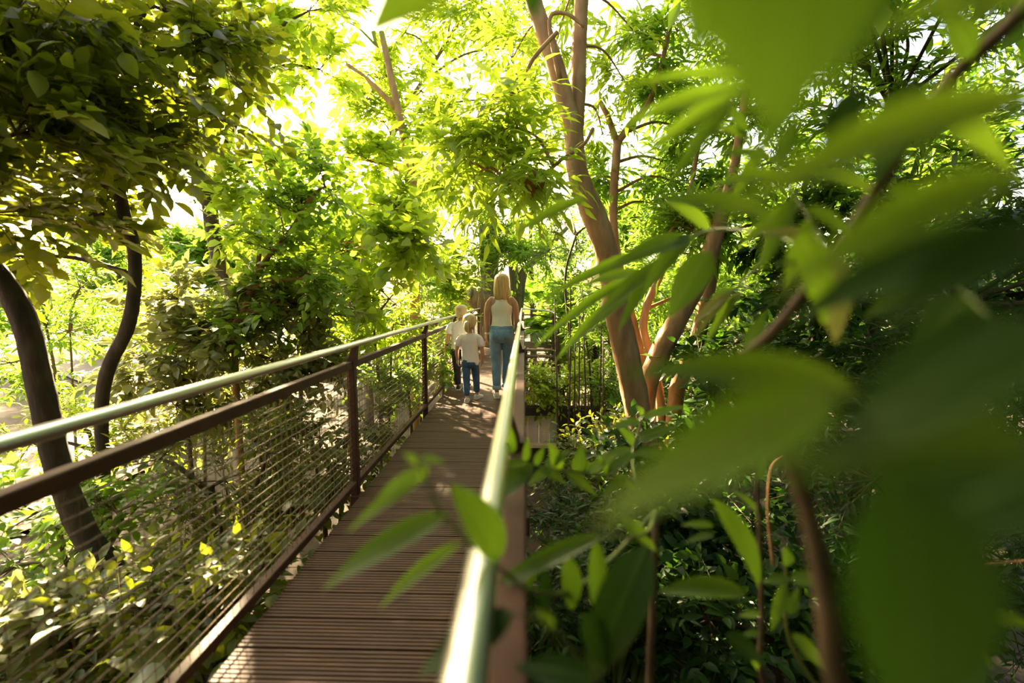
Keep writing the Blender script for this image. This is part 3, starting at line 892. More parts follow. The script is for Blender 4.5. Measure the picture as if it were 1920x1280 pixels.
def place_leaves(root, P, D, N, L, W, shape, mat, singles, rng, far_rows=None, sub='foliage'):
    """Leaves of one plant: the ones that show largest become parts of their own, the rest one foliage part."""
    S, D, N = leaf_frames(D, N)
    tip = P + D * L[:, None]
    x0, y0, z0 = project(P)
    x1, y1, z1 = project(tip)
    inside = (z0 > .05) & (x0 > -40) & (x0 < 1960) & (y0 > -40) & (y0 < 1320)
    size = np.where(inside, FPX * L * (.35 + np.abs(W) * .3) / np.maximum(z0, .3), 0)
    order = np.argsort(-size)
    k = int(min(singles * .75, (size > 13).sum()))
    pick = order[:k]
    keep = np.ones(len(P), bool); keep[pick] = False
    loc = np.array(root.location)
    for i in pick:
        rows = 7 if L[i] * FPX / max(z0[i], .3) > 60 else 4
        o = bpy.data.objects.new('leaf', leaf_mesh(shape, rows, mat))
        COL.objects.link(o)
        o.parent = root
        m = Matrix.Identity(4)
        for r in range(3):
            m[r][0] = S[i][r] * L[i] * W[i]; m[r][1] = D[i][r] * L[i]; m[r][2] = N[i][r] * L[i]; m[r][3] = P[i][r] - loc[r]
        o.matrix_basis = m
    STATS['single'] += k; STATS['leaves'] += len(P)
    if keep.any():
        rows = far_rows if far_rows is not None else (3 if np.median(z0) < 9 else 0)
        V, F = merge_leaves(P[keep], S[keep], D[keep], N[keep], L[keep], W[keep], shape, rows)
        STATS['tris'] += len(F)
        o = link(sub, mesh_np(sub, V, F), root, M[mat])
        tag(o, kind='stuff')


def grow(A, axis, n_twig, twig_len, k, L, rng, droop=.35, spread=1.0, up=.25):
    """Leafy twigs that start at points A and head along axis: returns leaf arrays and twig ends."""
    n = len(A)
    tl = twig_len * rng.uniform(.6, 1.25, n)
    d = unit(axis + rng.normal(0, .45 * spread, (n, 3)) + np.array([0, 0, up]))
    bend = np.array([0, 0, -1.0]) * droop
    t = np.linspace(.12, 1.0, k)
    P, D, N = [], [], []
    side = unit(np.cross(d, np.array([0, 0, 1.0]) + rng.normal(0, .2, (n, 3))))
    for j in range(k):
        pos = A + d * (tl * t[j])[:, None] + bend * (tl * t[j] ** 2)[:, None] * .5
        sgn = (-1) ** j * (1.0 if j < k - 1 else .15)
        dd = d * (.35 + .5 * t[j]) + side * sgn * .85 + bend * .55 + rng.normal(0, .24, (n, 3))
        nn = np.array([0, 0, 1.0]) + rng.normal(0, .42, (n, 3)) + d * .2
        P.append(pos); D.append(dd); N.append(nn)
    P, D, N = np.concatenate(P), np.concatenate(D), np.concatenate(N)
    Ls = L * rng.uniform(.65, 1.25, len(P))
    end = A + d * tl[:, None] + bend * tl[:, None] * .5
    return P, D, N, Ls, end


def crown(root, allskel, blobs, bark, shape, L, mat, rng, k=8, twig_len=.45, nb=9, nt=7, singles=120, droop=.35, wscale=(.8, 1.2), branch_r=.022, rows=None, branches=True):
    """Branches, twigs and leaves of one plant."""
    Ps, Ds, Ns, Ls, TA, TB, Bk = [], [], [], [], [], [], []
    for c, r in blobs:
        c = np.array(c, float)
        r = np.array(r if hasattr(r, '__len__') else (r, r, r * .75), float)
        if allskel is not None and branches:
            dd = np.linalg.norm(allskel - c, axis=1) + np.maximum(0, allskel[:, 2] - c[2] + .1) * 2.0
            s = allskel[int(np.argmin(dd))]
            mid = (s + c) / 2 + np.array([0, 0, .10]) * np.linalg.norm(c - s) + rng.normal(0, .04, 3)
            if np.linalg.norm(c - s) > .12:
                Q = catmull([s, mid, c], 5)
                tube('branch', Q, np.linspace(branch_r * 1.25, branch_r * .5, len(Q)), bark, root, 6)
        dirs = unit(rng.normal(0, 1, (nb, 3)) + np.array([0, 0, .15]))
        ends = c + dirs * r * rng.uniform(.6, 1.0, (nb, 1))
        TA.append(np.tile(c, (nb, 1))); TB.append(ends); Bk.append(np.full(nb, branch_r * .42))
        t = rng.uniform(.30, 1.0, (nb, nt))
        A = (c + (ends - c)[:, None, :] * t[:, :, None] + rng.normal(0, .05, (nb, nt, 3)) * r).reshape(-1, 3)
        ax = np.repeat(dirs, nt, axis=0)
        P, D, N, Lf, end = grow(A, ax, 1, twig_len, k, L, rng, droop)
        Ps.append(P); Ds.append(D); Ns.append(N); Ls.append(Lf)
        TA.append(A); TB.append(end); Bk.append(np.full(len(A), branch_r * .18))
    if TA:
        a, b, r_ = np.vstack(TA), np.vstack(TB), np.concatenate(Bk)
        V, F = twig_tubes(a, b, r_[:, None])
        tag(link('twigs', mesh_np('twigs', V, F), root, M['twig'] if mat not in ('leaf_deep',) else M['twig']), kind='stuff')
        P, D, N, Lf = np.vstack(Ps), np.vstack(Ds), np.vstack(Ns), np.concatenate(Ls)
        W = rng.uniform(*wscale, len(P))
        place_leaves(root, P, D, N, Lf, W, shape, mat, singles, rng, rows)


def plant(name, label, cat, stems, bark, blobs, shape, L, mat, seed, k=8, twig_len=.45, nb=9, nt=7, singles=120, droop=.35,
          group=None, wscale=(.8, 1.2), sides=9, branch_r=.022, mat2=None, base=None, rows=None, branches=True):
    """A tree or shrub: stems [[(point, radius) ...] ...], blobs [(centre, radius) ...] of leafy branchlets."""
    rng = np.random.default_rng(seed)
    R_ = random.Random(seed)
    if base is None:
        base = stems[0][0][0] if stems else blobs[0][0]
    root = empty(name, base, label, cat, group)
    skel = []
    for si, st in enumerate(stems):
        pts = np.array([p for p, r in st], float)
        rad = np.array([r for p, r in st], float)
        Q = catmull(pts, 6)
        rr = np.interp(np.linspace(0, 1, len(Q)), np.linspace(0, 1, len(rad)), rad)
        tube('trunk' if cat == 'tree' else 'stem', Q, rr, bark, root, sides, .05, R_)
        skel.append(Q)
    allskel = np.vstack(skel) if skel else None
    crown(root, allskel, blobs, bark, shape, L, mat, rng, k, twig_len, nb, nt, singles, droop, wscale, branch_r, rows, branches)
    return root


def px(points, y):
    """[(px, py, radius_m[, y]) ...] -> [(point, radius)]"""
    return [(at(p[0], p[1], p[3] if len(p) > 3 else y), p[2]) for p in points]


def to_ground(st, extra=.25):
    """Adds a point so that the first (lowest) point of a stem stands in the ground."""
    p, r = st[0]
    g = float(ground_z(p[0], p[1])) - extra
    if p[2] > g:
        q = np.array([p[0], p[1], g])
        return [(q, r * 1.25)] + st
    return st


# ---- trees beyond the left railing
plant('broadleaf_tree', 'dark leaning trunk at the edge of the view, partly behind the steel handrail', 'tree',
      [to_ground(px([(235, 1130, .085), (150, 985, .08), (105, 860, .08), (75, 720, .078), (45, 600, .075), (0, 520, .07), (-70, 430, .06), (-120, 260, .05), (-90, 60, .045)], 3.1))],
      M['bark_dark'], px([(20, 40, .5), (-60, 250, .5), (90, -40, .5), (-70, 110, .5), (30, 250, .32, 2.7), (-40, 400, .35, 2.6)], 2.8), 'oval', .15, 'leaf_dark', 11, singles=140, nb=8, nt=6)
plant('broadleaf_tree', 'crooked dark trunk bending in the middle, large dark leaves above', 'tree',
      [to_ground(px([(200, 1060, .05), (195, 900, .05), (190, 770, .052), (203, 690, .055), (236, 622, .055), (250, 560, .052), (252, 470, .05), (232, 400, .05), (222, 330, .045), (235, 220, .04), (250, 60, .035)], 3.9))],
      M['bark_dark'], px([(130, 200, .45), (230, 110, .5), (330, 190, .42), (190, 300, .38), (390, 95, .42), (80, 330, .3), (280, 280, .3, 3.6), (150, 60, .5), (310, 20, .45), (60, 120, .4, 3.4), (240, 230, .35, 3.5), (20, 480, .28), (140, 425, .24)], 3.9),
      'oval', .15, 'leaf_dark', 12, singles=280, nb=8, nt=6)
plant('broadleaf_tree', 'thick dark trunk in front of the pale pavilion', 'tree',
      [to_ground(px([(520, 700, .12), (470, 600, .11), (425, 530, .10), (402, 450, .10), (390, 370, .10), (365, 280, .09), (360, 150, .07), (400, 0, .06)], 6.6)),
       px([(392, 390, .07), (430, 260, .05), (480, 120, .04)], 6.6)],
      M['bark_dark'], px([(430, 40, .6), (520, 60, .55), (350, 60, .6), (470, 130, .5), (390, 250, .45), (580, 20, .6), (330, 260, .5), (600, 130, .45), (465, 340, .35), (490, 360, .4), (460, 420, .35), (540, 310, .35)], 6.6),
      'oval', .19, 'leaf_sun', 13, singles=260, nb=8, nt=5)
plant('sapling', 'pale thin forked sapling with a broken stub above the handrail', 'tree',
      [to_ground(px([(440, 660, .035), (455, 590, .033), (472, 540, .032), (490, 500, .03), (520, 460, .024), (548, 425, .018), (575, 380, .012)], 5.0)), px([(484, 510, .028), (486, 475, .024)], 5.0), px([(500, 490, .012), (532, 445, .011), (516, 370, .010), (496, 305, .008), (482, 270, .005)], 5.2)],
      M['bark_tan'], px([(560, 400, .3), (610, 350, .3), (520, 560, .28), (590, 520, .3), (420, 600, .3), (510, 470, .24)], 5.0), 'oval', .13, 'leaf_mid', 14, singles=200, nb=7, nt=6)
plant('broadleaf_tree', 'slim brown trunk rising behind the rail with broad yellow-green leaves', 'tree',
      [to_ground(px([(778, 760, .10), (776, 640, .10), (778, 540, .095), (782, 420, .09), (772, 330, .08), (745, 200, .07), (715, 60, .05)], 8.6)), px([(745, 205, .06), (690, 150, .04), (650, 120, .03)], 8.6)],
      M['bark_tan'], px([(640, 470, .5, 6.8), (700, 440, .42, 6.3), (770, 455, .36, 6.1), (600, 520, .5, 7.0), (690, 540, .4, 6.6), (650, 380, .5, 7.6), (740, 380, .3, 6.7), (560, 470, .45, 7), (820, 500, .4, 8), (690, 300, .5, 8), (760, 280, .5, 8.4), (620, 290, .4, 8)], 8.0),
      'round', .19, 'leaf_sun', 15, singles=300, nb=7, nt=5, k=7)
plant('broadleaf_tree', 'yellow-green crown hanging over the middle of the walkway with drooping leaflets', 'tree',
      [to_ground(px([(690, 700, .09), (680, 560, .085), (690, 420, .08), (720, 290, .07), (740, 220, .06), (700, 60, .05)], 10.0)), px([(742, 225, .05), (800, 140, .04), (860, 40, .03)], 10.0)],
      M['bark_grey'], px([(760, 60, .75), (850, 40, .7), (690, 140, .7), (790, 170, .65), (920, 30, .7), (650, 40, .8), (720, 230, .6), (830, 250, .6), (960, 90, .6, 9), (800, 340, .6), (860, 330, .5), (990, 190, .5, 9)], 9.6),
      'lance', .24, 'leaf_sun', 16, singles=260, nb=9, nt=7, k=9, twig_len=.5, droop=.8)

# ---- the old trunk at the walkway end and what hangs round it
plant('old_tree', 'massive dark old trunk standing behind the woman at the walkway end', 'tree',
      [to_ground(px([(926, 690, .38), (922, 600, .33), (918, 520, .31), (915, 440, .30), (910, 340, .26), (905, 200, .2)], 15.2)),
       px([(965, 620, .22), (972, 560, .2), (985, 505, .14), (1030, 460, .10), (1070, 420, .07)], 15.4), to_ground(px([(978, 690, .20), (970, 600, .19), (962, 500, .17), (955, 420, .14)], 15.5))],
      M['bark_grey'], px([(880, 400, .9), (950, 440, .8), (870, 470, .6), (1000, 400, .9), (930, 360, 1.0), (850, 330, .9), (1010, 480, .6, 14), (890, 290, .9), (980, 310, .9), (960, 480, .4, 14.2), (820, 450, .7)], 14.6),
      'lance', .22, 'leaf_mid', 17, singles=160, nb=10, nt=8, k=9, twig_len=.5, sides=14, rows=0)

# ---- right of the walkway: the tan many-stemmed tree
plant('tan_bark_tree', 'smooth tan trunk that forks high up, leaning beside the handrail', 'tree',
      [to_ground(px([(1215, 900, .17), (1188, 730, .155), (1160, 600, .15), (1140, 480, .14), (1108, 390, .135), (1082, 320, .115), (1075, 250, .11), (1058, 180, .10), (1030, 90, .095), (1000, 0, .09), (975, -90, .08)], 5.4)),
       px([(1078, 260, .09), (1084, 180, .085), (1086, 100, .085), (1090, 0, .08), (1100, -90, .07)], 5.5),
       px([(1050, 150, .03), (1030, 40, .022), (1060, 25, .02), (1095, 50, .018)], 5.2),
       px([(1112, 240, .016), (1095, 270, .016), (1052, 300, .016), (1010, 335, .014), (955, 345, .008)], 4.4),
       px([(1045, 60, .02), (1000, 110, .02), (975, 160, .018), (920, 205, .015), (860, 245, .01)], 4.6)],
      M['bark_tan'], px([(930, 280, .42, 4.5), (970, 240, .3, 4.5), (870, 250, .4, 4.6), (960, 340, .3, 4.4), (830, 300, .38, 4.8), (960, 110, .4, 6.4), (1170, 150, .45, 6.6), (1190, 60, .5, 6.6), (920, 180, .34, 4.6), (1000, 320, .2, 4.4), (1120, -60, .6, 6.6), (890, 330, .32, 4.7), (1130, 250, .3, 6.8), (1040, 90, .4, 7.2), (1060, 230, .5, 8)], 5.0),
      'lance', .20, 'leaf_sun', 18, singles=300, nb=6, nt=5, k=7, twig_len=.42, droop=.7, sides=14, branch_r=.016)
plant('tan_bark_tree', 'slim trunk with a V-shaped fork rising just behind the leaning tan trunk', 'tree',
      [to_ground(px([(1225, 800, .08), (1208, 700, .075), (1180, 580, .07), (1155, 470, .065), (1150, 380, .06), (1158, 265, .06)], 6.6)), px([(1158, 270, .045), (1140, 220, .04), (1125, 190, .03)], 6.6), px([(1158, 268, .05), (1185, 230, .045), (1215, 195, .04), (1240, 120, .03), (1260, 30, .03)], 6.6)],
      M['bark_tan'], px([(1200, 110, .5), (1270, 60, .6), (1230, 200, .4), (1300, 160, .5), (1240, 300, .45), (1300, 250, .5), (1220, 380, .4), (1290, 350, .5), (1330, 40, .6), (1130, 330, .3, 7)], 7.0),
      'lance', .20, 'leaf_mid', 19, singles=280, nb=9, nt=7, k=8, droop=.5)
plant('tan_bark_tree', 'thick tan stem slanting up towards the blurred leaves', 'tree',
      [to_ground(px([(1205, 770, .14), (1235, 670, .135), (1275, 590, .13), (1312, 520, .12), (1345, 430, .10), (1375, 320, .06), (1400, 160, .04)], 5.9)),
       to_ground(px([(1265, 760, .11), (1300, 660, .105), (1322, 570, .1), (1340, 470, .08), (1350, 340, .05)], 6.3))],
      M['bark_tan'], px([(1400, 330, .5), (1450, 240, .55), (1380, 200, .5), (1480, 120, .6), (1350, 400, .4), (1430, 420, .45), (1500, 330, .5), (1420, 60, .6), (1560, 200, .6), (1300, 430, .35)], 6.2),
      'lance', .19, 'leaf_mid', 20, singles=220, nb=9, nt=7)
plant('tan_bark_tree', 'thin S-curved stem between the two tan trunks', 'tree',
      [to_ground(px([(1240, 800, .065), (1228, 690, .06), (1207, 620, .056), (1214, 570, .055), (1240, 510, .05), (1258, 440, .045), (1290, 370, .035), (1310, 270, .03)], 6.4))],
      M['bark_tan'], px([(1260, 440, .4), (1200, 470, .35), (1310, 480, .4), (1230, 540, .35, 7.2), (1330, 560, .45, 7.2), (1290, 620, .45, 7.2)], 7.0), 'lance', .16, 'leaf_mid', 21, singles=160, nb=8, nt=7)

# ---- deep green wood on the right
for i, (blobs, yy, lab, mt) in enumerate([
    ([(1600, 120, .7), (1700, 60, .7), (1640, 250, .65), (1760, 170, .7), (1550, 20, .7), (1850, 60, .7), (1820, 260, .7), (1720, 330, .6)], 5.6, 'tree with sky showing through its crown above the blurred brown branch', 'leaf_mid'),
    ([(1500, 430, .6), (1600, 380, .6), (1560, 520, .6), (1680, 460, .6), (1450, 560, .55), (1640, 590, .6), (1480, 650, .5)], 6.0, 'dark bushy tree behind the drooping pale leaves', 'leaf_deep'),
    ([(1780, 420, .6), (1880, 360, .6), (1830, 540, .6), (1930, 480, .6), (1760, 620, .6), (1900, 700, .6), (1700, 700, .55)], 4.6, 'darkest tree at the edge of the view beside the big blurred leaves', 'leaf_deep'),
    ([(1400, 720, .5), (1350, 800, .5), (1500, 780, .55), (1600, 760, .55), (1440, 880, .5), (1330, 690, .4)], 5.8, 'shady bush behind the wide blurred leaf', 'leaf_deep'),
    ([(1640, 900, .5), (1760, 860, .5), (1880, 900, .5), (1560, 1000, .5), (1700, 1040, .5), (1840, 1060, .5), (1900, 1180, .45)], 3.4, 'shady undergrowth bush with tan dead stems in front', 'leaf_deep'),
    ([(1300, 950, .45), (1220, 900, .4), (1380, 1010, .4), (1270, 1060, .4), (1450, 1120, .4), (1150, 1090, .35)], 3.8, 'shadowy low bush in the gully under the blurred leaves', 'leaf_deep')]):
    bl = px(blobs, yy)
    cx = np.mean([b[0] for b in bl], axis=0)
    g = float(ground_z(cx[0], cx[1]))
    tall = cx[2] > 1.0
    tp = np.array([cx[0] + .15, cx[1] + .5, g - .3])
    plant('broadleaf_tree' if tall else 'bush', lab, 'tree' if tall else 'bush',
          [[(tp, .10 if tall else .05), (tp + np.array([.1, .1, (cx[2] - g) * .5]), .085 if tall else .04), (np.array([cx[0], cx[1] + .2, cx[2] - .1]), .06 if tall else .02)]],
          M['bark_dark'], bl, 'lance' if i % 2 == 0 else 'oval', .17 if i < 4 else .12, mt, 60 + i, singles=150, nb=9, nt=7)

# ---- bright shrubs right of the walkway end and under the stairs
plant('shrub', 'sunlit shrub below the small staircase', 'shrub', [to_ground(px([(1070, 790, .02), (1055, 730, .018)], 9.0))], M['twig'],
      px([(1015, 725, .22), (1060, 735, .25), (1085, 715, .3), (1035, 750, .15), (1000, 720, .15)], 8.9), 'oval', .11, 'leaf_sun', 80, singles=160, nb=8, nt=6)
plant('shrub', 'feathery tree beside the stairs with small leaves', 'tree', [to_ground(px([(1065, 820, .03), (1068, 640, .03), (1060, 520, .025), (1080, 440, .02)], 8.8)), to_ground(px([(1110, 830, .022), (1105, 680, .02), (1085, 560, .018)], 8.6))], M['bark_dark'],
      px([(1080, 470, .5, 12), (1120, 420, .45), (1050, 420, .5, 13), (1115, 550, .4), (1140, 640, .4), (1105, 620, .25), (1125, 720, .35), (1030, 470, .4, 13), (1140, 770, .3)], 8.8), 'lance', .13, 'leaf_mid', 81, singles=120, nb=9, nt=8, rows=0)
plant('shrub', 'low shrub between the tan trunks and the dark shelter', 'shrub', [to_ground(px([(1130, 860, .02), (1125, 800, .018)], 6.4))], M['twig'],
      px([(1110, 850, .3), (1150, 830, .3), (1080, 890, .25), (1190, 830, .3), (1110, 900, .3)], 6.2), 'oval', .10, 'leaf_dark', 82, singles=120, nb=8, nt=6)

# ---- bushes left of the walkway, above and behind the rail
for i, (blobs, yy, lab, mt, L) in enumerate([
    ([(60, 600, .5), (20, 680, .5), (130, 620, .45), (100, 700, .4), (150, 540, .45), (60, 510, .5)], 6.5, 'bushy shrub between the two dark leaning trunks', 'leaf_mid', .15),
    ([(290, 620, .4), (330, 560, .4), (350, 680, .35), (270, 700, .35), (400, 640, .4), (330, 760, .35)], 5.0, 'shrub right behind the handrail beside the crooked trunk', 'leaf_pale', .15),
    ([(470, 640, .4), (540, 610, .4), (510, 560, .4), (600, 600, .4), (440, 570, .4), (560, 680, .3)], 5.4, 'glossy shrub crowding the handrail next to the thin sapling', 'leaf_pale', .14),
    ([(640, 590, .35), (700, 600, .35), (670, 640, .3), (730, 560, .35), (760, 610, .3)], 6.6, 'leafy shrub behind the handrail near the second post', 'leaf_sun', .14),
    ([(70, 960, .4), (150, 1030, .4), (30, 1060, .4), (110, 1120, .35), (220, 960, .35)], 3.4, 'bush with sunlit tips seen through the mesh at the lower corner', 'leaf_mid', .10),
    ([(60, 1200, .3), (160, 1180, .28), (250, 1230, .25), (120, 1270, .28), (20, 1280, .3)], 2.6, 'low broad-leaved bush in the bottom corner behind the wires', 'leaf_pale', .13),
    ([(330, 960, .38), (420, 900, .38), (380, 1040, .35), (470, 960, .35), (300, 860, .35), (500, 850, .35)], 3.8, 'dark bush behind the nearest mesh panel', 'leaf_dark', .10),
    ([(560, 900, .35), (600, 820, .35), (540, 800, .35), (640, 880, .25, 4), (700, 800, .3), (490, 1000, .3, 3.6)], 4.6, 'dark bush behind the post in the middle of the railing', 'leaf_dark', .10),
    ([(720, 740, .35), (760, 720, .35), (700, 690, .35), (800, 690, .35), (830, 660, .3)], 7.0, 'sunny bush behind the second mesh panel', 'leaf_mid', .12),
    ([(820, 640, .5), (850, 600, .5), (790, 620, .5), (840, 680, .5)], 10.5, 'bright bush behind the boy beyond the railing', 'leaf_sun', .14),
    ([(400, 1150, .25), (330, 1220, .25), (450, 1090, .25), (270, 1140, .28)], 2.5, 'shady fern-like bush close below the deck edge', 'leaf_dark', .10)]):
    bl = px(blobs, yy)
    cx = np.mean([b[0] for b in bl], axis=0)
    g = float(ground_z(cx[0], cx[1]))
    b0 = np.array([cx[0], cx[1] + .1, g - .15])
    plant('shrub', lab, 'shrub', [[(b0, .03), ((b0 + cx) / 2 + np.array([.05, 0, 0]), .025), (cx, .015)], [(b0 + np.array([.08, .05, 0]), .022), (cx + np.array([.25, .1, -.1]), .012)]],
          M['twig'], bl, 'oval' if i % 3 else 'lance', L, mt, 90 + i, singles=150, nb=8, nt=6, k=8, twig_len=.34)

# ---- far wood closing the view
far = random.Random(77)
far_specs = []
for x, y, h, mt in [(-9, 13, 4.6, 'leaf_mid'), (-12.5, 17, 4.4, 'leaf_mid'), (-6.2, 15, 5.0, 'leaf_sun'), (-17, 19, 5.0, 'leaf_mid'), (-8.5, 20, 5.2, 'leaf_sun'), (-4.2, 18, 6.5, 'leaf_sun'), (-22, 24, 6.0, 'leaf_mid'),
                    (0.5, 21, 8.5, 'leaf_mid'), (3.4, 17, 8.0, 'leaf_mid'), (6.4, 13.5, 8.0, 'leaf_mid'), (9.5, 11, 8.0, 'leaf_deep'), (11, 15, 9.0, 'leaf_deep'), (8.0, 8.5, 7.0, 'leaf_deep'), (12, 7.5, 8.0, 'leaf_deep'), (4.4, 11, 4.6, 'leaf_mid'), (6.2, 6.2, 3.6, 'leaf_deep'), (15, 12, 9, 'leaf_deep'), (2.2, 13.5, 4.5, 'leaf_mid')]:
    far_specs.append((x, y, h, mt))
for i, (x, y, h, mt) in enumerate(far_specs):
    R_ = np.random.default_rng(500 + i)
    g = float(ground_z(x, y))
    top = np.array([x + R_.uniform(-.5, .5), y, g + h * .85])
    st = [[(np.array([x, y, g - .2]), .14), (np.array([x + R_.uniform(-.3, .3), y, g + h * .45]), .11), (top, .05)]]
    bl = []
    for j in range(int(9 + h * .9)):
        a, zz = R_.uniform(0, 2 * math.pi), R_.uniform(.18, 1.0)
        rad = (1.9 if x > 0 else 1.5) * math.sin(math.pi * min(.95, zz * .8 + .15)) + .3
        q = R_.uniform(.35, 1.0)
        bl.append((np.array([x + rad * q * math.cos(a), y + rad * q * math.sin(a), g + h * zz]), R_.uniform(.55, .85)))
    side = 'left' if x < 0 else 'right'
    lab = 'background tree merging into the bright leafy wall beyond the left railing' if x < 0 else 'background tree merging into the green wood on the right beyond the stairs'
    plant('background_tree', lab, 'tree', st, M['bark_dark'], bl, 'lance' if i % 2 else 'oval', .26 if y > 12 else .2, mt, 600 + i, singles=20, nb=9, nt=7, k=8, twig_len=.6, rows=0, sides=7,
          group='background trees beyond the left railing' if x < 0 else 'background trees on the right')


# ---- palms
def palm(name, label, base, n, length, tilt, mat, seed, stem_r=.05, stem_h=.6, leaflets=26, aim=None):
    rng = np.random.default_rng(seed)
    root = empty(name, base, label, 'palm')
    top = np.array(base, float) + np.array([0, 0, stem_h])
    tube('trunk', [np.array(base) - np.array([0, 0, .3]), top], [stem_r * 1.2, stem_r], M['bark_grey'], root, 9)
    for i in range(n):
        a = 2 * math.pi * (i + rng.uniform(-.3, .3)) / n if aim is None else aim[i % len(aim)] + rng.uniform(-.2, .2)
        tl = tilt * rng.uniform(.75, 1.25)
        h = np.array([math.cos(a), math.sin(a), 0])
        ln = length * rng.uniform(.8, 1.15)
        t = np.linspace(0, 1, 14)[:, None]
        C = top + h * ln * t * math.cos(tl) + np.array([0, 0, 1]) * ln * (t * math.sin(tl) - .55 * t ** 2)
        fr = tube('frond_stem', C, np.linspace(.012, .003, 14), M['green_stem'], root, 5)
        T = unit(np.gradient(C, axis=0))
        P, D, N = [], [], []
        for q in np.linspace(.16, 1.0, leaflets):
            f = q * 13; j = min(int(f), 12); w = f - j
            p, tt = C[j] * (1 - w) + C[j + 1] * w, T[j]
            sd_ = unit_(np.cross(tt, [0, 0, 1.0])); up_ = np.cross(sd_, tt)
            for sg in (-1, 1):
                P.append(p); D.append(tt * .75 + sd_ * sg * .9 - np.array([0, 0, .25]) + rng.normal(0, .05, 3)); N.append(up_ + rng.normal(0, .15, 3))
        P, D, N = np.array(P), np.array(D), np.array(N)
        Lf = ln * .34 * np.sin(np.pi * np.repeat(np.linspace(.16, .97, leaflets), 2)) ** .5 + .05
        S, Dd, Nn = leaf_frames(D, N)
        V, F = merge_leaves(P, S, Dd, Nn, Lf, np.full(len(P), .62), 'long', 3)
        tag(link('leaflets', mesh_np('leaflets', V, F), fr, M[mat]), kind='stuff')
        fr.children[0].location = (0, 0, 0)
    return root


b = at(1045, 640, 14.5); palm('feather_palm', 'feather palm with arching fronds behind the stair railing', (b[0], b[1], float(ground_z(b[0], b[1]))), 15, 2.4, 1.05, 'leaf_mid', 31, .12, 2.0)
b = at(1000, 610, 16.5); palm('feather_palm', 'taller feather palm between the stair railing and the old trunk', (b[0], b[1], float(ground_z(b[0], b[1]))), 14, 2.4, .95, 'leaf_mid', 32, .12, 2.9)
b = at(900, 640, 17.5); palm('feather_palm', 'feather palm with fine fronds beside the sawn log', (b[0] - .3, b[1], float(ground_z(b[0], b[1]))), 13, 2.2, .9, 'leaf_sun', 33, .1, 2.2)
b = at(1100, 1010, 3.7); palm('fan_palm', 'shadowed palm with stiff narrow leaflets below the handrail', (b[0], b[1], float(ground_z(b[0], b[1]))), 11, 1.3, .85, 'leaf_dark', 34, .05, .7, 30)
b = at(1330, 1000, 4.4); palm('fan_palm', 'dim small palm in the gully among the shady bushes', (b[0], b[1], float(ground_z(b[0], b[1]))), 10, 1.1, .9, 'leaf_deep', 35, .05, .5, 24)
b = at(420, 1120, 3.0); palm('fan_palm', 'little palm growing under the mesh beside the deck edge', (b[0], b[1], float(ground_z(b[0], b[1]))), 9, .9, .95, 'leaf_dark', 36, .04, .45, 20)

# ---- thin canes beside the stairs
for i, (x, y0, y1, d) in enumerate(((1046, 860, 560, 7.6), (1062, 880, 520, 7.4), (1082, 870, 590, 7.9), (1100, 860, 540, 8.0), (1118, 840, 600, 8.4), (1128, 850, 640, 7.2), (1072, 850, 640, 8.2))):
    A, B = at(x, y0, d), at(x + (-6, 8, 4, -8, 10, 3, 6)[i], y1, d)
    A[2] = float(ground_z(A[0], A[1])) - .1
    o = tube('bamboo_cane', catmull([A, (A + B) / 2 + np.array([.02, 0, 0]), B], 6), np.linspace(.02, .009, 13), M['bark_dark'], None, 7)
    tag(o, 'thin dark upright cane standing among the leaves beside the stairs', 'cane', 'canes beside the stairs')

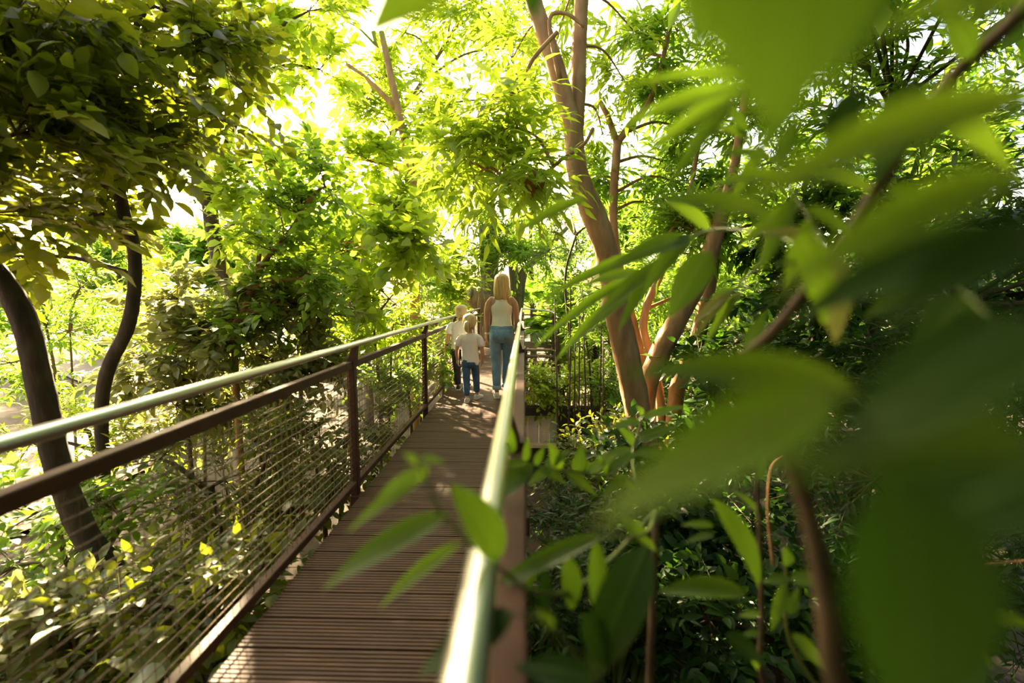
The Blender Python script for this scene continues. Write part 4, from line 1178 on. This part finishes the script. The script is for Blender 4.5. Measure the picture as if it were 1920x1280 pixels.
# ---- more undergrowth that hides the ground
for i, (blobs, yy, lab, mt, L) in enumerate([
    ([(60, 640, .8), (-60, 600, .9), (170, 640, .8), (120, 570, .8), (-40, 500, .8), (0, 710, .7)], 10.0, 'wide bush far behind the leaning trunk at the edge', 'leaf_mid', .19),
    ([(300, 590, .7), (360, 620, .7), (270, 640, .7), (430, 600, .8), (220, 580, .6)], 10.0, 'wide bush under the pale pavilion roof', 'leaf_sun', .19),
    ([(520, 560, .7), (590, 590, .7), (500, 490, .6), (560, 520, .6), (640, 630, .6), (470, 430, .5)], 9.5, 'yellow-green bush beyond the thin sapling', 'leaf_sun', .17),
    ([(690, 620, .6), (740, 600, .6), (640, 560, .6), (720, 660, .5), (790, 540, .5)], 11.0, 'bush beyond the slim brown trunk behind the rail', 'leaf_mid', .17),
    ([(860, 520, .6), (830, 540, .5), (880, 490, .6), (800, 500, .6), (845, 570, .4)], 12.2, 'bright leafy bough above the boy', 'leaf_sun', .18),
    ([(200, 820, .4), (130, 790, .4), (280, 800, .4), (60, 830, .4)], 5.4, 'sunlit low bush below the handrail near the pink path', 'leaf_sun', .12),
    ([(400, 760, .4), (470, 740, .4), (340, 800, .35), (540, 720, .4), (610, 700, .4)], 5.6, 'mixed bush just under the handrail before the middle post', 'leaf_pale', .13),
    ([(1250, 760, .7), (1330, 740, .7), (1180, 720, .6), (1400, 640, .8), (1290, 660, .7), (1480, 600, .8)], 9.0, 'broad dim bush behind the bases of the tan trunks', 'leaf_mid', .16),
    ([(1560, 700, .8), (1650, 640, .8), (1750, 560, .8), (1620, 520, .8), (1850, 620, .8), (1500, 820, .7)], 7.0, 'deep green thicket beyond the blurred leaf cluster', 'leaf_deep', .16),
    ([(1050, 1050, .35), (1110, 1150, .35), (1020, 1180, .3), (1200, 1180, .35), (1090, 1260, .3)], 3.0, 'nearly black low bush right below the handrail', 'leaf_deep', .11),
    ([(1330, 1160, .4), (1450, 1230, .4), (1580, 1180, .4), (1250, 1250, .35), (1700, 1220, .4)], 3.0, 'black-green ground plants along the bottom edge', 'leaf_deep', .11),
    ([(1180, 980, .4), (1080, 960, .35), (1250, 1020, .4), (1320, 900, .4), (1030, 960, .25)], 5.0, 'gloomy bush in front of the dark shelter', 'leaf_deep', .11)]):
    bl = px(blobs, yy)
    cx = np.mean([b[0] for b in bl], axis=0)
    g = float(ground_z(cx[0], cx[1]))
    b0 = np.array([cx[0], cx[1] + .1, g - .15])
    plant('bush', lab, 'bush', [[(b0, .045), ((b0 + cx) / 2 + np.array([.06, 0, 0]), .035), (cx, .02)]],
          M['bark_dark'], bl, 'lance' if i % 2 else 'oval', L, mt, 190 + i, singles=130, nb=9, nt=7, k=8, twig_len=.42)

# ---- unseen crown parts added overhead and behind the camera to block sky light
def extend(label_start, blobs, mat, seed, L=.24):
    root = next(o for o in bpy.data.objects if o.type == 'EMPTY' and str(o.get('label', '')).startswith(label_start))
    tr_ = [np.array([v.co for v in c_.data.vertices]) for c_ in root.children if c_.name.startswith('trunk')]
    sk = np.vstack(tr_)
    crown(root, sk[sk[:, 2] > min(1.7, sk[:, 2].max() - .3)], blobs, M['bark_dark'], 'oval', L, mat, np.random.default_rng(seed), singles=0, nb=17, nt=11, twig_len=.5, branch_r=.018, rows=0)


R_ = random.Random(9)
extend('dark leaning trunk', [((-2.6, .4, 3.4), .9), ((-3.4, .4, 2.9), .9), ((-1.2, .3, 3.6), .9), ((-2.2, -.4, 3.2), .9), ((-3.6, -1.2, 2.2), .9), ((-1.4, -1.4, 3.4), .9), ((-2.6, -2.4, 2.4), .95), ((-3.2, -2.4, 1.2), .9),
                             ((-1.2, -3.4, 2.8), .95), ((-2.2, -3.8, 1.2), .95), ((-.4, -2.4, 3.6), .95), ((-4.2, -.2, 1.4), .8), ((-1.0, -4.0, 1.0), .9), ((-3.0, -3.2, 0), .9), ((0, -.8, 3.7), .9), ((-1.8, -3.2, -.2), .9), ((-4.0, -1.4, .2), .9), ((-.4, -3.6, 2.0), .9), ((-.7, 1.7, 4.1), .8), ((-.2, 2.3, 4.6), .8)], 'leaf_dark', 301)

extend('tree with sky showing', [((2.6, 4.6, 5.2), .9), ((3.8, 5.4, 5.4), .9), ((5.0, 4.4, 4.8), .9), ((2.0, 3.2, 4.4), .9), ((3.4, 3.0, 4.2), .9), ((4.6, 2.6, 3.8), .9), ((5.8, 3.6, 3.4), .9), ((1.8, 5.8, 6.2), .9), ((3.2, 6.6, 6.4), .9), ((4.8, 6.4, 6.2), .9)], 'leaf_mid', 303)
extend('darkest tree at the edge', [((4.6, 1.6, 2.6), .9), ((5.4, 2.6, 1.8), .9), ((5.8, 1.4, .8), .9), ((4.8, 2.2, .6), .9), ((5.2, .6, 2.0), .9), ((4.4, .2, .4), .9), ((4.6, 1.0, -.6), .9), ((6.4, 3.4, 2.6), .9), ((6.6, 2.4, 1.4), .9)], 'leaf_deep', 304)

# ------------------------------------------------------------------ leaves hanging close to the camera
for s in ('lance', 'oval', 'long'):
    TPL[(s, 14)] = leaf_template(s, 14)


def near_leaf(parent, b, t, wpx, mat='leaf_near', d0=.5, d1=None, face=.55, shape='lance', flip=1):
    d1 = d0 if d1 is None else d1
    B, T = at(b[0], b[1], d0), at(t[0], t[1], d1)
    L = np.linalg.norm(T - B)
    D = (T - B) / L
    mid = (B + T) / 2
    N = unit_(unit_(CAM - mid) * face + np.array([0, 0, 1.0]) * (1 - face) + np.array([.12, 0, 0]) * flip)
    V, _ = TPL[(shape, 14)]
    depth = (mid - CAM) @ FWD
    wm = wpx / FPX * depth
    W = wm / (2 * np.abs(V[:, 0]).max() * L)
    S, Dd, Nn = leaf_frames(D[None], N[None])
    o = bpy.data.objects.new('leaf', leaf_mesh(shape, 14, mat))
    COL.objects.link(o)
    o.parent = parent
    if parent.type == 'EMPTY': B = B - np.array(parent.location)
    # the template ends .17 below its chord: lift the axis so that the tip lands on the tip point
    a = math.atan(.17)
    D2, N2 = Dd[0] * math.cos(a) + Nn[0] * math.sin(a), Nn[0] * math.cos(a) - Dd[0] * math.sin(a)
    m = Matrix.Identity(4)
    for r in range(3):
        m[r][0], m[r][1], m[r][2], m[r][3] = S[0][r] * L * W, D2[r] * L, N2[r] * L, B[r]
    o.matrix_basis = m
    STATS['single'] += 1
    return o


def branch(root, stem, rpx, mat='green_stem', leaves=(), lm='leaf_near'):
    """stem [(px, py, depth)], leaves [(bx, by, tx, ty, width_px, depth[, material[, shape]])]"""
    P = np.array([at(*p) for p in stem])
    Q = catmull(P, 5)
    dep = (Q - CAM) @ FWD
    rr = np.array([rpx / FPX * d for d in dep]) * np.linspace(1.0, .55, len(Q))
    br = tube('branch', Q, rr, M[mat], root, 8)
    for lf in leaves:
        m_ = lf[6] if len(lf) > 6 and lf[6] else lm
        near_leaf(br, lf[:2], lf[2:4], lf[4], m_, lf[5], shape=lf[7] if len(lf) > 7 else 'lance')
    return br


b0 = np.array([.55, .75, float(ground_z(.55, .75))])
s1 = empty('leafy_shrub', b0, 'leafy shrub leaning over the shiny handrail and reaching across the deck', 'shrub')
near, lit, deep = 'leaf_near', 'leaf_near_lit', 'leaf_near_shaded'  # lit and deep: one leaf with sun and shade put into the colour
tube('stem', catmull([b0, (.42, .85, -.9), (.30, .95, .2), at(1230, 960, 1.0)], 6), np.linspace(.016, .008, 19), M['twig'], s1, 8)
branch(s1, [(1230, 960, 1.0), (1100, 1090, .8), (1010, 1110, .66), (930, 1060, .58), (872, 1010, .55), (822, 950, .53), (798, 895, .52), (782, 858, .52)], 5, leaves=[
    (845, 962, 606, 1108, 50, .52, near), (866, 1016, 712, 1142, 27, .53, lit), (938, 1050, 845, 910, 78, .54, near, 'oval'), (800, 895, 652, 1000, 24, .52, lit),
    (790, 880, 698, 950, 24, .52, lit), (786, 872, 755, 848, 18, .52, 'leaf_near_lit'), (796, 872, 788, 905, 20, .52, lit), (788, 860, 834, 868, 18, .52, lit)])
branch(s1, [(1230, 960, 1.0), (1190, 900, 1.1), (1120, 888, 1.1), (1040, 880, 1.08), (990, 868, 1.03), (952, 848, 1.0)], 3, leaves=[
    (990, 868, 904, 884, 17, 1.0, lit), (958, 852, 958, 798, 18, 1.0, lit), (984, 866, 990, 818, 16, 1.05, lit), (1000, 872, 925, 940, 40, 1.0, near, 'oval'), (1020, 878, 1075, 842, 24, 1.1, near),
    (1050, 884, 1026, 826, 28, 1.1, 'leaf_near_lit'), (1082, 886, 1092, 830, 26, 1.1, near), (1100, 888, 1160, 852, 22, 1.1, lit), (1132, 888, 1205, 846, 22, 1.1, near), (1062, 886, 1118, 930, 26, 1.1, near),
    (1010, 876, 1062, 908, 22, 1.05, near), (1150, 890, 1196, 925, 20, 1.1, lit), (1030, 880, 990, 910, 20, 1.05, lit), (1110, 888, 1078, 850, 18, 1.12, near), (1170, 895, 1130, 930, 20, 1.1, near),
    (1004, 872, 1022, 835, 16, 1.05, lit), (1140, 890, 1120, 850, 18, 1.1, lit)])
branch(s1, [(1190, 900, 1.1), (1186, 850, 1.25), (1200, 800, 1.3), (1206, 775, 1.3)], 3, leaves=[
    (1205, 785, 1288, 762, 18, 1.3, lit), (1203, 790, 1136, 806, 18, 1.3, near), (1196, 825, 1268, 800, 24, 1.3, near), (1192, 838, 1152, 795, 20, 1.3, near), (1190, 845, 1128, 856, 20, 1.3, near), (1206, 778, 1192, 760, 14, 1.3, lit), (1190, 850, 1250, 850, 22, 1.25, near)])
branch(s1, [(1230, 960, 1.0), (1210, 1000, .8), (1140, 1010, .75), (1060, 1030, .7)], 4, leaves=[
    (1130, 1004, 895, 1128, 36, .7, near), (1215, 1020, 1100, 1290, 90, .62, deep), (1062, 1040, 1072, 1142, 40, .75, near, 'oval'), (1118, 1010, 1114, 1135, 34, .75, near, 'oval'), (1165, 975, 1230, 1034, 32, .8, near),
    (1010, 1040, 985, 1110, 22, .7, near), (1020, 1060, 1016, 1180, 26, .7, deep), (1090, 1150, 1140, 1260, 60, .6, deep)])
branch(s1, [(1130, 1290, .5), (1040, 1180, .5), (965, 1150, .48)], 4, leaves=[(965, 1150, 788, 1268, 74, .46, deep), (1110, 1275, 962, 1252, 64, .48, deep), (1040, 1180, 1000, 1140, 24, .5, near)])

b1 = np.array([.75, .85, float(ground_z(.75, .85))])
s2 = empty('leafy_shrub', b1, 'upright shrub with blurred brown stems in the dark lower corner', 'shrub')
branch(s2, [(1520, 1330, .95), (1432, 1280, .95), (1428, 1150, .95), (1424, 1000, .95), (1416, 850, .95)], 6, 'twig', [
    (1335, 935, 1420, 1098, 46, .85, near, 'oval'), (1338, 985, 1276, 985, 16, .9, lit), (1338, 1000, 1284, 1018, 14, .9, near), (1398, 1112, 1236, 1110, 42, .85, near, 'oval'),
    (1426, 1150, 1384, 1156, 15, .9, lit), (1426, 1185, 1388, 1192, 14, .9, near), (1360, 1190, 1432, 1245, 40, .8, deep), (1408, 1230, 1422, 1258, 16, .9, near), (1420, 960, 1372, 920, 18, 1.0, near), (1420, 900, 1440, 850, 18, 1.0, near), (1418, 870, 1350, 850, 20, 1.1, near)])
branch(s2, [(1560, 1330, 1.0), (1480, 1200, 1.0), (1475, 1085, 1.0), (1468, 1030, 1.0)], 4, 'green_stem', [
    (1478, 1085, 1428, 1092, 24, .9, near), (1478, 1060, 1470, 1022, 22, .9, near), (1480, 1086, 1560, 1092, 30, .7, near), (1472, 1092, 1446, 1185, 22, .9, near), (1482, 1190, 1548, 1262, 34, .8, near), (1478, 1150, 1500, 1100, 20, .9, near)])
branch(s2, [(1600, 1330, .40), (1565, 1260, .40), (1545, 1100, .40), (1515, 960, .40), (1470, 840, .40), (1440, 720, .42)], 24, 'twig', [
    (1690, 860, 1705, 1340, 230, .16, deep, 'oval'), (1800, 1150, 1950, 1178, 36, .5, lit), (1790, 1165, 1728, 1275, 34, .55, deep), (1800, 1190, 1865, 1255, 36, .5, near), (1850, 1250, 1700, 1300, 60, .45, deep)])
branch(s2, [(1755, 1075, 1.3), (1790, 980, 1.3), (1830, 910, 1.3), (1865, 870, 1.3)], 3, 'bark_tan')
branch(s2, [(1775, 1010, 1.3), (1815, 950, 1.3), (1858, 895, 1.3)], 3, 'bark_tan')
branch(s2, [(1950, 1050, 1.4), (1850, 1058, 1.4), (1780, 1075, 1.4)], 3, 'bark_tan')
branch(s2, [(1450, 1060, 1.3), (1440, 960, 1.3), (1446, 880, 1.3), (1470, 855, 1.3)], 3, 'bark_tan')
tube('stem', catmull([b1, (.72, .9, -1.2), at(1520, 1330, .95)], 6), np.linspace(.018, .012, 13), M['twig'], s2, 8)
tube('stem', catmull([b1 + np.array([.06, -.1, 0]), (.60, .7, -1.0), at(1600, 1330, .40)], 6), np.linspace(.016, .012, 13), M['twig'], s2, 8)
tube('stem', catmull([b1 + np.array([.3, .2, 0]), (1.1, 1.2, -1.0), at(1755, 1080, 1.3)], 6), np.linspace(.012, .005, 13), M['twig'], s2, 6)

b2 = np.array([1.35, .95, float(ground_z(1.35, .95))])
s3 = empty('overhanging_tree', b2, 'broad-leaved tree at the edge of the view whose blurred leaves fill the upper corner', 'tree')
tr = catmull([b2, (1.42, .95, -.6), (1.36, .85, .8), (1.22, .75, 1.9), (.95, .6, 2.3)], 6)
tube('trunk', tr, np.linspace(.05, .02, len(tr)), M['twig'], s3, 10)
branch(s3, [(2060, -120, .75), (1880, 60, .62), (1800, 130, .6), (1720, 230, .6), (1650, 345, .6), (1560, 480, .62), (1450, 620, .66), (1390, 665, .68)], 15, 'twig', [
    (1960, 180, 1330, 425, 120, .24, lit), (1930, 320, 1450, 560, 110, .22, lit), (1710, 150, 1640, 350, 66, .55, deep), (1552, 475, 1566, 645, 62, .52, 'leaf_pale'), (1500, 430, 1545, 610, 60, .50, lit),
    (1960, -10, 1640, 70, 120, .26, lit), (1450, 410, 1222, 378, 54, .62, near), (1330, 470, 1252, 600, 62, .80, near), (1880, 440, 1480, 610, 100, .34, deep), (1600, 430, 1680, 560, 40, .6, near),
    (1660, 350, 1780, 420, 50, .55, near), (1740, 215, 1900, 330, 70, .45, lit), (1400, 655, 1440, 580, 30, .7, near), (1640, 360, 1500, 330, 44, .6, lit), (1820, 110, 1760, 20, 60, .55, near), (1560, 480, 1450, 500, 40, .6, near)])
branch(s3, [(2060, -60, .75), (1800, -60, .5), (1620, -90, .25), (1470, -140, .17), (1100, -150, .2), (890, -90, .21)], 6, 'green_stem', [
    (1480, -150, 1450, 240, 300, .145, near, 'oval'), (1330, -100, 1300, 110, 90, .3, near), (890, -85, 668, 92, 130, .20, lit), (985, -60, 1000, 40, 60, .4, deep), (1650, -60, 1580, 130, 90, .3, deep), (1250, -130, 1200, 30, 60, .35, lit)])
branch(s3, [(1720, 230, .6), (1600, 170, .6), (1500, 150, .6), (1410, 165, .6), (1330, 205, .6)], 4, 'green_stem', [
    (1405, 165, 1128, 264, 40, .6, lit), (1420, 155, 1160, 170, 36, .6, lit), (1395, 175, 1180, 320, 36, .6, lit), (1370, 190, 1255, 350, 36, .65, near), (1430, 150, 1300, 40, 50, .55, near), (1345, 200, 1210, 215, 30, .65, lit),
    (1500, 150, 1420, 300, 44, .55, near), (1520, 150, 1500, 20, 46, .55, near), (1600, 170, 1540, 330, 50, .5, deep)])
branch(s3, [(1560, 480, .62), (1440, 440, .9), (1340, 430, 1.1), (1260, 465, 1.15), (1195, 515, 1.2)], 3, 'green_stem', [
    (1195, 515, 1000, 655, 22, 1.2, lit), (1245, 470, 1008, 570, 28, 1.15, lit), (1190, 545, 1050, 668, 24, 1.2, lit), (1262, 480, 1100, 612, 30, 1.1, near), (1100, 372, 956, 448, 28, .9, lit), (1300, 445, 1140, 505, 44, 1.0, near),
    (1230, 500, 1160, 620, 26, 1.15, near), (1210, 510, 1085, 540, 24, 1.2, lit), (1160, 560, 1040, 680, 22, 1.25, lit), (1290, 440, 1200, 560, 34, 1.0, near), (1330, 430, 1250, 380, 36, 1.0, lit)])
branch(s3, [(1440, 440, .9), (1420, 500, 1.1), (1376, 542, 1.2)], 3, 'green_stem', [
    (1376, 542, 1288, 618, 18, 1.2, 'leaf_pale'), (1372, 546, 1304, 632, 16, 1.2, 'leaf_pale'), (1380, 552, 1324, 645, 18, 1.2, lit), (1388, 546, 1346, 612, 14, 1.2, 'leaf_pale'), (1376, 540, 1330, 560, 14, 1.2, lit)])
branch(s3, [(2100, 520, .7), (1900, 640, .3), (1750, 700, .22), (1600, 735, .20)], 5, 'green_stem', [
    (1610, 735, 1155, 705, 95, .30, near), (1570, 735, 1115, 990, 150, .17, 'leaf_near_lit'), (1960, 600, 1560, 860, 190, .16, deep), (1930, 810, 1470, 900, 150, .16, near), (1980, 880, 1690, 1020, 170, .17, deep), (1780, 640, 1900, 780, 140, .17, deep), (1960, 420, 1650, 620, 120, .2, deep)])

branch(s3, [(1560, 480, .62), (1500, 380, .7), (1450, 300, .75), (1400, 260, .8)], 3, 'green_stem', [
    (1500, 380, 1380, 470, 34, .7, lit), (1490, 370, 1420, 520, 32, .65, near), (1470, 330, 1330, 350, 32, .75, lit), (1450, 300, 1330, 290, 30, .75, near), (1430, 280, 1370, 380, 28, .8, lit), (1410, 262, 1300, 240, 26, .8, lit), (1510, 390, 1600, 450, 40, .6, near),
    (1480, 345, 1560, 300, 36, .65, deep), (1520, 410, 1470, 540, 34, .6, lit), (1540, 450, 1420, 440, 36, .6, 'leaf_pale'), (1455, 310, 1500, 220, 30, .7, near), (1400, 260, 1340, 180, 26, .8, near)])
branch(s3, [(1900, 640, .3), (1820, 560, .4), (1740, 520, .5), (1660, 500, .55)], 4, 'green_stem', [
    (1820, 560, 1700, 660, 60, .4, near), (1780, 540, 1860, 450, 60, .45, deep), (1740, 520, 1620, 600, 46, .5, near), (1700, 510, 1640, 420, 40, .5, near), (1670, 500, 1590, 540, 34, .55, lit), (1840, 580, 1760, 720, 70, .35, deep)])
hp = at(330, 1270, 2.35)
hosta = empty('broad_leaved_plant', (hp[0], hp[1], float(ground_z(hp[0], hp[1]))), 'low plant with big pale ribbed leaves beside the bottom rail', 'plant')
for i, q in enumerate(((330, 1245, 245, 1180, 50, 2.3), (345, 1240, 420, 1165, 44, 2.4), (320, 1255, 200, 1240, 46, 2.2), (350, 1250, 300, 1150, 40, 2.5), (340, 1260, 400, 1225, 46, 2.2), (310, 1265, 230, 1290, 50, 2.1), (360, 1235, 440, 1130, 34, 2.5), (325, 1240, 180, 1190, 40, 2.4), (335, 1265, 330, 1310, 50, 2.1))):
    tip_, st_ = at(q[0], q[1], q[5]), np.array(hosta.location)
    near_leaf(hosta, q[:2], q[2:4], q[4], 'leaf_pale', q[5], face=.35, shape='oval')
    tube('leaf_stalk', catmull([st_, (st_ + tip_) / 2 + np.array([0, .05, .05]), tip_], 4), .006, M['green_stem'], hosta, 5)
tan = next(o for o in bpy.data.objects if str(o.get('label', '')).startswith('smooth tan trunk'))
for q in ((1000, 318, 992, 380, 28, 4.4), (1012, 320, 1008, 372, 22, 4.4), (985, 318, 1024, 332, 14, 4.3)):
    near_leaf(tan, q[:2], q[2:4], q[4], 'leaf_brown', q[5], shape='lance')
extend('broad-leaved tree at the edge', [((1.4, .4, 3.2), .8), ((2.2, .8, 3.0), .8), ((.6, .1, 3.3), .85), ((1.6, -.6, 2.8), .85), ((2.6, .2, 2.2), .85), ((1.0, -1.4, 3.0), .9), ((2.2, -1.6, 2.2), .9), ((.4, -2.4, 3.0), .9),  # unseen crown added to shade the near leaves and deck
                                        ((1.6, -2.6, 2.0), .9), ((2.6, -2.4, 1.0), .9), ((.8, -3.2, 1.6), .9), ((3.0, -1.0, 1.2), .9), ((3.2, .2, .8), .8), ((1.4, -3.2, .6), .9), ((2.2, -2.4, -.4), .9), ((3.2, .8, 2.4), .8), ((.2, -3.6, .4), .9), ((3.0, -.6, -.6), .8),
                                        ((1.2, -2.8, -.8), .9), ((2.4, -1.4, -1.2), .9), ((3.4, .6, -.6), .8), ((2.0, -2.0, .8), .9), ((1.0, -2.2, 2.2), .9), ((2.8, -1.6, 0), .9)], 'leaf_deep', 302)
